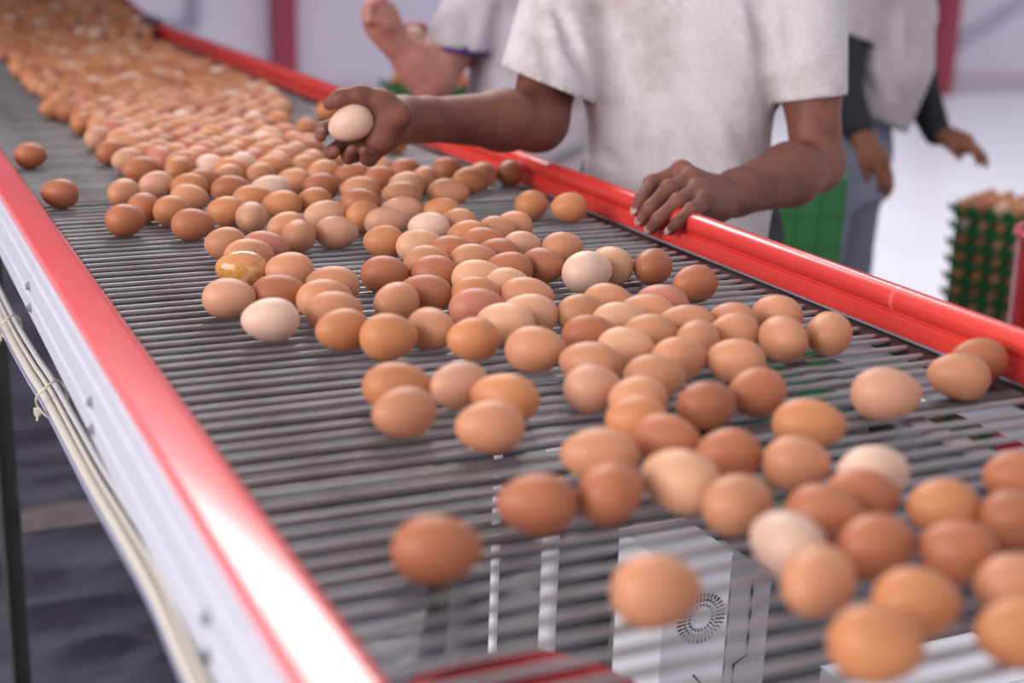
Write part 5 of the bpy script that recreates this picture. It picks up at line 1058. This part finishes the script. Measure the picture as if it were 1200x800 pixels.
# ---- left worker, seen behind the raised arm -------------------------------
sh2, el2, wr2, ha2 = v3(1.290, 2.825, 1.290), v3(1.104, 2.757, 1.035), v3(1.014, 2.742, 1.112), v3(.990, 2.7415, 1.150)
sF2, eF2, wF2 = v3(1.620, 2.845, 1.285), v3(1.47, 2.66, 1.04), v3(1.165, 2.85, 1.085)
g = SDF((.92, 2.55, .93), (1.76, 3.0, 1.40), .0055)
g.limb(sh2, el2, .060, .050, .01).limb(el2, el2 * .6 + wr2 * .4, .047, .042, .02).limb(el2 * .6 + wr2 * .4, wr2, .041, .029, .02)
g.ball(ha2, (.036, .034, .044), .015).ball(ha2 + v3(-.014, -.008, .016), (.030, .034, .034), .01).limb(wr2, ha2, .029, .033, .015)
for k in range(4):
    o = v3(-.020, -.010, .030) + v3(.004, .016, -.004) * (k - 1); q0 = ha2 + v3(-.006, -.006, .036) + v3(.004, .014, -.004) * (k - 1.5); 
    g.chain([q0, q0 + v3(-.026, -.008, -.012), q0 + v3(-.030, -.012, -.036), q0 + v3(-.010, -.014, -.040)], (.0105, .010, .009, .008), .004)
g.chain([wr2 + v3(.0, -.016, .01), ha2 + v3(-.004, -.034, -.006), ha2 + v3(-.022, -.034, .004)], (.014, .0115, .009), .006)
g.limb(sF2, eF2, .058, .048, .01).limb(eF2, wF2, .044, .028, .02)
hF2 = v3(1.125, 2.865, 1.098); g.limb(wF2, hF2, .027, .026, .012)
for k in range(4):
    q0 = hF2 + v3(-.018, .018, .018) + v3(0, .0, -.014) * (k - 1); g.chain([q0, q0 + v3(-.030, .004, -.002), q0 + v3(-.044, -.016, -.002), q0 + v3(-.038, -.034, -.001)], (.010, .009, .0085, .0075), .004)
g.chain([wF2 + v3(0, -.01, .015), hF2 + v3(-.014, -.022, .034), hF2 + v3(-.036, -.036, .036)], (.013, .011, .009), .006)
V, Q = g.net(); arms2 = (relax_mesh(V, Q, 1), Q)
ax2 = v3(.33, .02, 0); axs2 = ax2[:2] / np.linalg.norm(ax2[:2]); f2 = v3(axs2[1], -axs2[0], 0); mid2 = (sh2 + sF2) / 2; cb2 = v3(1.385, 2.80, 0)
tr = SDF((1.15, 2.55, .75), (1.78, 3.05, 1.48), .011)
tr.trunk([(cb2 + [0, 0, .78], .150, .095), (cb2 + [0, 0, 1.0], .14, .095), (mid2 * [1, 1, 0] + [0, 0, 1.28], .165, .09), (mid2 * [1, 1, 0] + [0, 0, 1.36], .09, .06)], axs2, .03)
trunk2 = tr.net(); head2 = mid2 * [1, 1, 0] + f2 * .05 + v3(0, 0, 1.565); hp2 = head_part(head2, f2, mid2 * [1, 1, 0] + v3(0, 0, 1.34))
hem2 = v3(1.168, 2.775, 1.092); dd2 = (hem2 - sh2) / np.linalg.norm(hem2 - sh2); d2 = edge_on(hem2, 65, 10); hemF2 = sF2 + (eF2 - sF2) * .62; dF2 = (eF2 - sF2) / np.linalg.norm(eF2 - sF2)
s2 = SDF((.98, 2.48, .76), (1.84, 3.08, 1.46), .008)
s2.trunk([(cb2 + [0, 0, .78], .180, .128), (cb2 + [0, 0, .95], .176, .122), (cb2 + [.01, 0, 1.1], .172, .120), (mid2 * [1, 1, 0] + [0, 0, 1.25], .178, .112), (mid2 * [1, 1, 0] + [0, 0, 1.33], .15, .09), (mid2 * [1, 1, 0] + [0, 0, 1.40], .075, .07)], axs2, .03)
for a_, b_, d_ in ((sh2, hem2, d2), (sF2, hemF2, dF2)):
    q = s2.like(); q.limb(a_ - [0, 0, .01], b_ + (b_ - a_) * .30, .076, .072, 0); q.cut(b_, d_); s2.merge(q, .035)
for pts_, w_, am in (
    ([(1.244, 2.726, 1.184), (1.227, 2.718, 1.126), (1.224, 2.726, 1.084)], 0.012, -0.02),
    ([(1.27, 2.719, 1.135), (1.339, 2.713, 1.189)], 0.014, 0.01),
    ([(1.283, 2.703, 1.114), (1.355, 2.703, 1.172)], 0.013, -0.012),
    ([(1.257, 2.711, 1.066), (1.331, 2.689, 1.12)], 0.015, 0.01),
    ([(1.263, 2.704, 1.037), (1.347, 2.68, 1.086)], 0.013, -0.012),
    ([(1.334, 2.676, 0.874), (1.415, 2.679, 0.907)], 0.014, 0.012),
    ([(1.355, 2.674, 0.85), (1.427, 2.679, 0.875)], 0.012, -0.012),
    ([(1.296, 2.685, 0.936), (1.413, 2.68, 0.97)], 0.015, -0.01),
    ([(1.147, 2.755, 1.178), (1.122, 2.719, 1.109)], 0.014, 0.008),
    ([(1.178, 2.73, 1.18), (1.161, 2.704, 1.102)], 0.013, -0.008),
    ): s2.crease(pts_, w_, am * 1.3)
s2.cut((0, 0, .82), (0, 0, -1));
V, Q = s2.net(); PL = [(np.array([1.4, 2.8, .82]), (0, 0, -1), .35), (hem2, d2, .11), (hemF2, dF2, .1)]; V, Q = open_cuts(V, Q, PL, .006); shirt2 = (hem_line(relax_mesh(V, Q, 2, .4), Q, PL, .008), Q)
q = SDF(hem2 - .13, hem2 + .13, .005); q.limb(hem2 - dd2 * .05, hem2 + dd2 * .07, .067, .066, 0); q.cut(hem2 + d2 * .010, d2); q.cut(hem2 - d2 * .012, -d2); V, Q = q.net()
p2 = build_person('person', (1.425, 2.80, 0), 'worker in grey t-shirt behind, bent arm with raised fist and purple sleeve band', [arms2, trunk2, hp2], 'skin_light', (shirt2, 'shirt_grey'), 'trouser',
    (v3(1.425, 2.80, .88), ((1.1, 2.5, 0), (1.76, 3.1, 1.06), .013), axs2, -1), (head2, f2), (), [('sleeve_band', (V, Q), 'purple')])
egg(1.088, 2.808, 1.108 - .022, .4, .0280, .0220, 'w', 'pale egg held behind the raised forearm of the left worker', pitch=.9)

# ---- right worker, leaning forward in the background -----------------------
shN, elN, wrN, haN = v3(2.318, 2.955, 1.255), v3(2.232, 2.870, .992), v3(2.236, 2.772, .872), v3(2.262, 2.700, .795)
shF, elF, wrF, haF = v3(2.600, 3.110, 1.245), v3(2.565, 2.984, .985), v3(2.572, 2.890, .862), v3(2.616, 2.822, .836)
g = SDF((2.10, 2.58, .70), (2.78, 3.25, 1.36), .006)
for a, b, c, d in ((shN, elN, wrN, haN), (shF, elF, wrF, haF)):
    g.limb(a, b, .058, .046, .01).limb(b, b * .6 + c * .4, .044, .040, .02).limb(b * .6 + c * .4, c, .038, .027, .02); e = (d - c) / np.linalg.norm(d - c)
    p = c + e * .075; sd = np.cross(e, [0, 0, 1.]); sd /= np.linalg.norm(sd); dn = np.cross(sd, e)
    g.limb(c, p, .027, .030, .012).ball(c + e * .05, (.040, .045, .020), .012, [sd, e, dn])
    for k in range(4):
        q0 = p + sd * (.026 - .0175 * k) - e * (.004 * abs(k - 1.3)); L_ = (.036, .042, .039, .030)[k]
        g.chain([q0, q0 + e * L_ - dn * .004 * (k % 2), q0 + e * L_ * 1.6 + dn * np.sign(dn[2]) * -.010, q0 + e * L_ * 1.9 + dn * np.sign(dn[2]) * -.026], (.0105, .010, .009, .0075), .004)
    g.chain([c + e * .02 + sd * .022, c + e * .055 + sd * .046 + v3(0, 0, -.01), c + e * .085 + sd * .052 + v3(0, 0, -.026)], (.014, .0115, .009), .006)
V, Q = g.net(); arms3 = (relax_mesh(V, Q, 1), Q)
ax3 = shF - shN; axs3 = ax3[:2] / np.linalg.norm(ax3[:2]); f3 = v3(axs3[1], -axs3[0], 0); mid3 = (shN + shF) / 2; hip3 = v3(2.345, 2.985, .80)
tr = SDF((2.05, 2.70, .74), (2.82, 3.36, 1.44), .012)
tr.trunk([(hip3 + [0, 0, -.02], .14, .10), ((hip3 + mid3) / 2 * [1, 1, 0] + [0, 0, 1.02], .14, .10), (mid3 * [1, 1, 0] + [0, 0, 1.25], .16, .09), (mid3 * [1, 1, 0] + [0, 0, 1.32], .08, .06)], axs3, .03)
trunk3 = tr.net(); head3 = mid3 * [1, 1, 0] + f3 * .10 + v3(0, 0, 1.49); hp3 = head_part(head3, f3, mid3 * [1, 1, 0] + v3(0, 0, 1.29))
hemN = shN + (elN - shN) * .64; dN = (elN - shN) / np.linalg.norm(elN - shN); hemFF = shF + (elF - shF) * .5; dFF = (elF - shF) / np.linalg.norm(elF - shF)
s3 = SDF((2.02, 2.60, .82), (2.86, 3.40, 1.42), .009)
lo3 = v3(2.395, 2.955, 0)
s3.trunk([(lo3 + [-.015, -.01, .84], .095, .100), (lo3 + [0, 0, .92], .120, .120), (lo3 + [.025, .01, 1.02], .152, .135), (mid3 * [1, 1, 0] + [0, 0, 1.17], .178, .130), (mid3 * [1, 1, 0] + [0, 0, 1.25], .155, .105), (mid3 * [1, 1, 0] + [0, 0, 1.35], .075, .07)], axs3, .03)
for a_, b_, d_ in ((shN, hemN, dN), (shF, hemFF, dFF)):
    q = s3.like(); q.limb(a_ - [0, 0, .01], b_ + d_ * .06, .072, .067, 0); q.cut(b_, d_); s3.merge(q, .035)
for pts_, w_, am in (
    ([(2.383, 2.888, 1.186), (2.358, 2.849, 1.073), (2.35, 2.832, 0.971)], 0.012, -0.016),
    ([(2.413, 2.884, 1.174), (2.375, 2.827, 1.034)], 0.016, 0.01),
    ([(2.272, 2.931, 1.067), (2.299, 2.873, 1.009), (2.339, 2.84, 0.945)], 0.014, -0.014),
    ([(2.269, 2.862, 1.179), (2.265, 2.839, 1.107)], 0.012, -0.014),
    ([(2.469, 2.895, 1.174), (2.416, 2.834, 1.053)], 0.012, -0.008),
    ): s3.crease(pts_, w_, am * 1.3)
s3.cut(lo3 + [0, 0, .895], (-.35, .1, -1));
V, Q = s3.net(); PL = [(lo3 + [0, 0, .895], (-.35, .1, -1), .35), (hemN, dN, .1), (hemFF, dFF, .1)]; V, Q = open_cuts(V, Q, PL, .007); shirt3 = (hem_line(relax_mesh(V, Q, 2, .4), Q, PL, .009), Q)
def sleeve(a, b, c, t0, t1, r):
    q = SDF(np.minimum(np.minimum(a, b), c) - .09, np.maximum(np.maximum(a, b), c) + .09, .007)
    q.limb(a * (1 - t0) + b * t0, b, r[0], r[1], 0).limb(b, b * (1 - t1) + c * t1, r[1], r[2], .02); V, Q = q.net(); return relax_mesh(V, Q, 1), Q
p3 = build_person('person', (2.345, 2.985, 0), 'worker leaning forward in dull grey t-shirt over long dark sleeves and jeans', [arms3, trunk3, hp3], 'skin_dark', (shirt3, 'shirt_dull'), 'denim',
    (v3(2.345, 2.985, .80), ((2.05, 2.68, 0), (2.68, 3.28, .98), .014), axs3, -1), (head3, f3), (),
    [('undersleeve', sleeve(shN, elN, wrN, .25, .80, (.062, .051, .040)), 'navy_knit'), ('undersleeve', sleeve(shF, elF, wrF, .25, 1.0, (.062, .053, .036)), 'black_knit')])
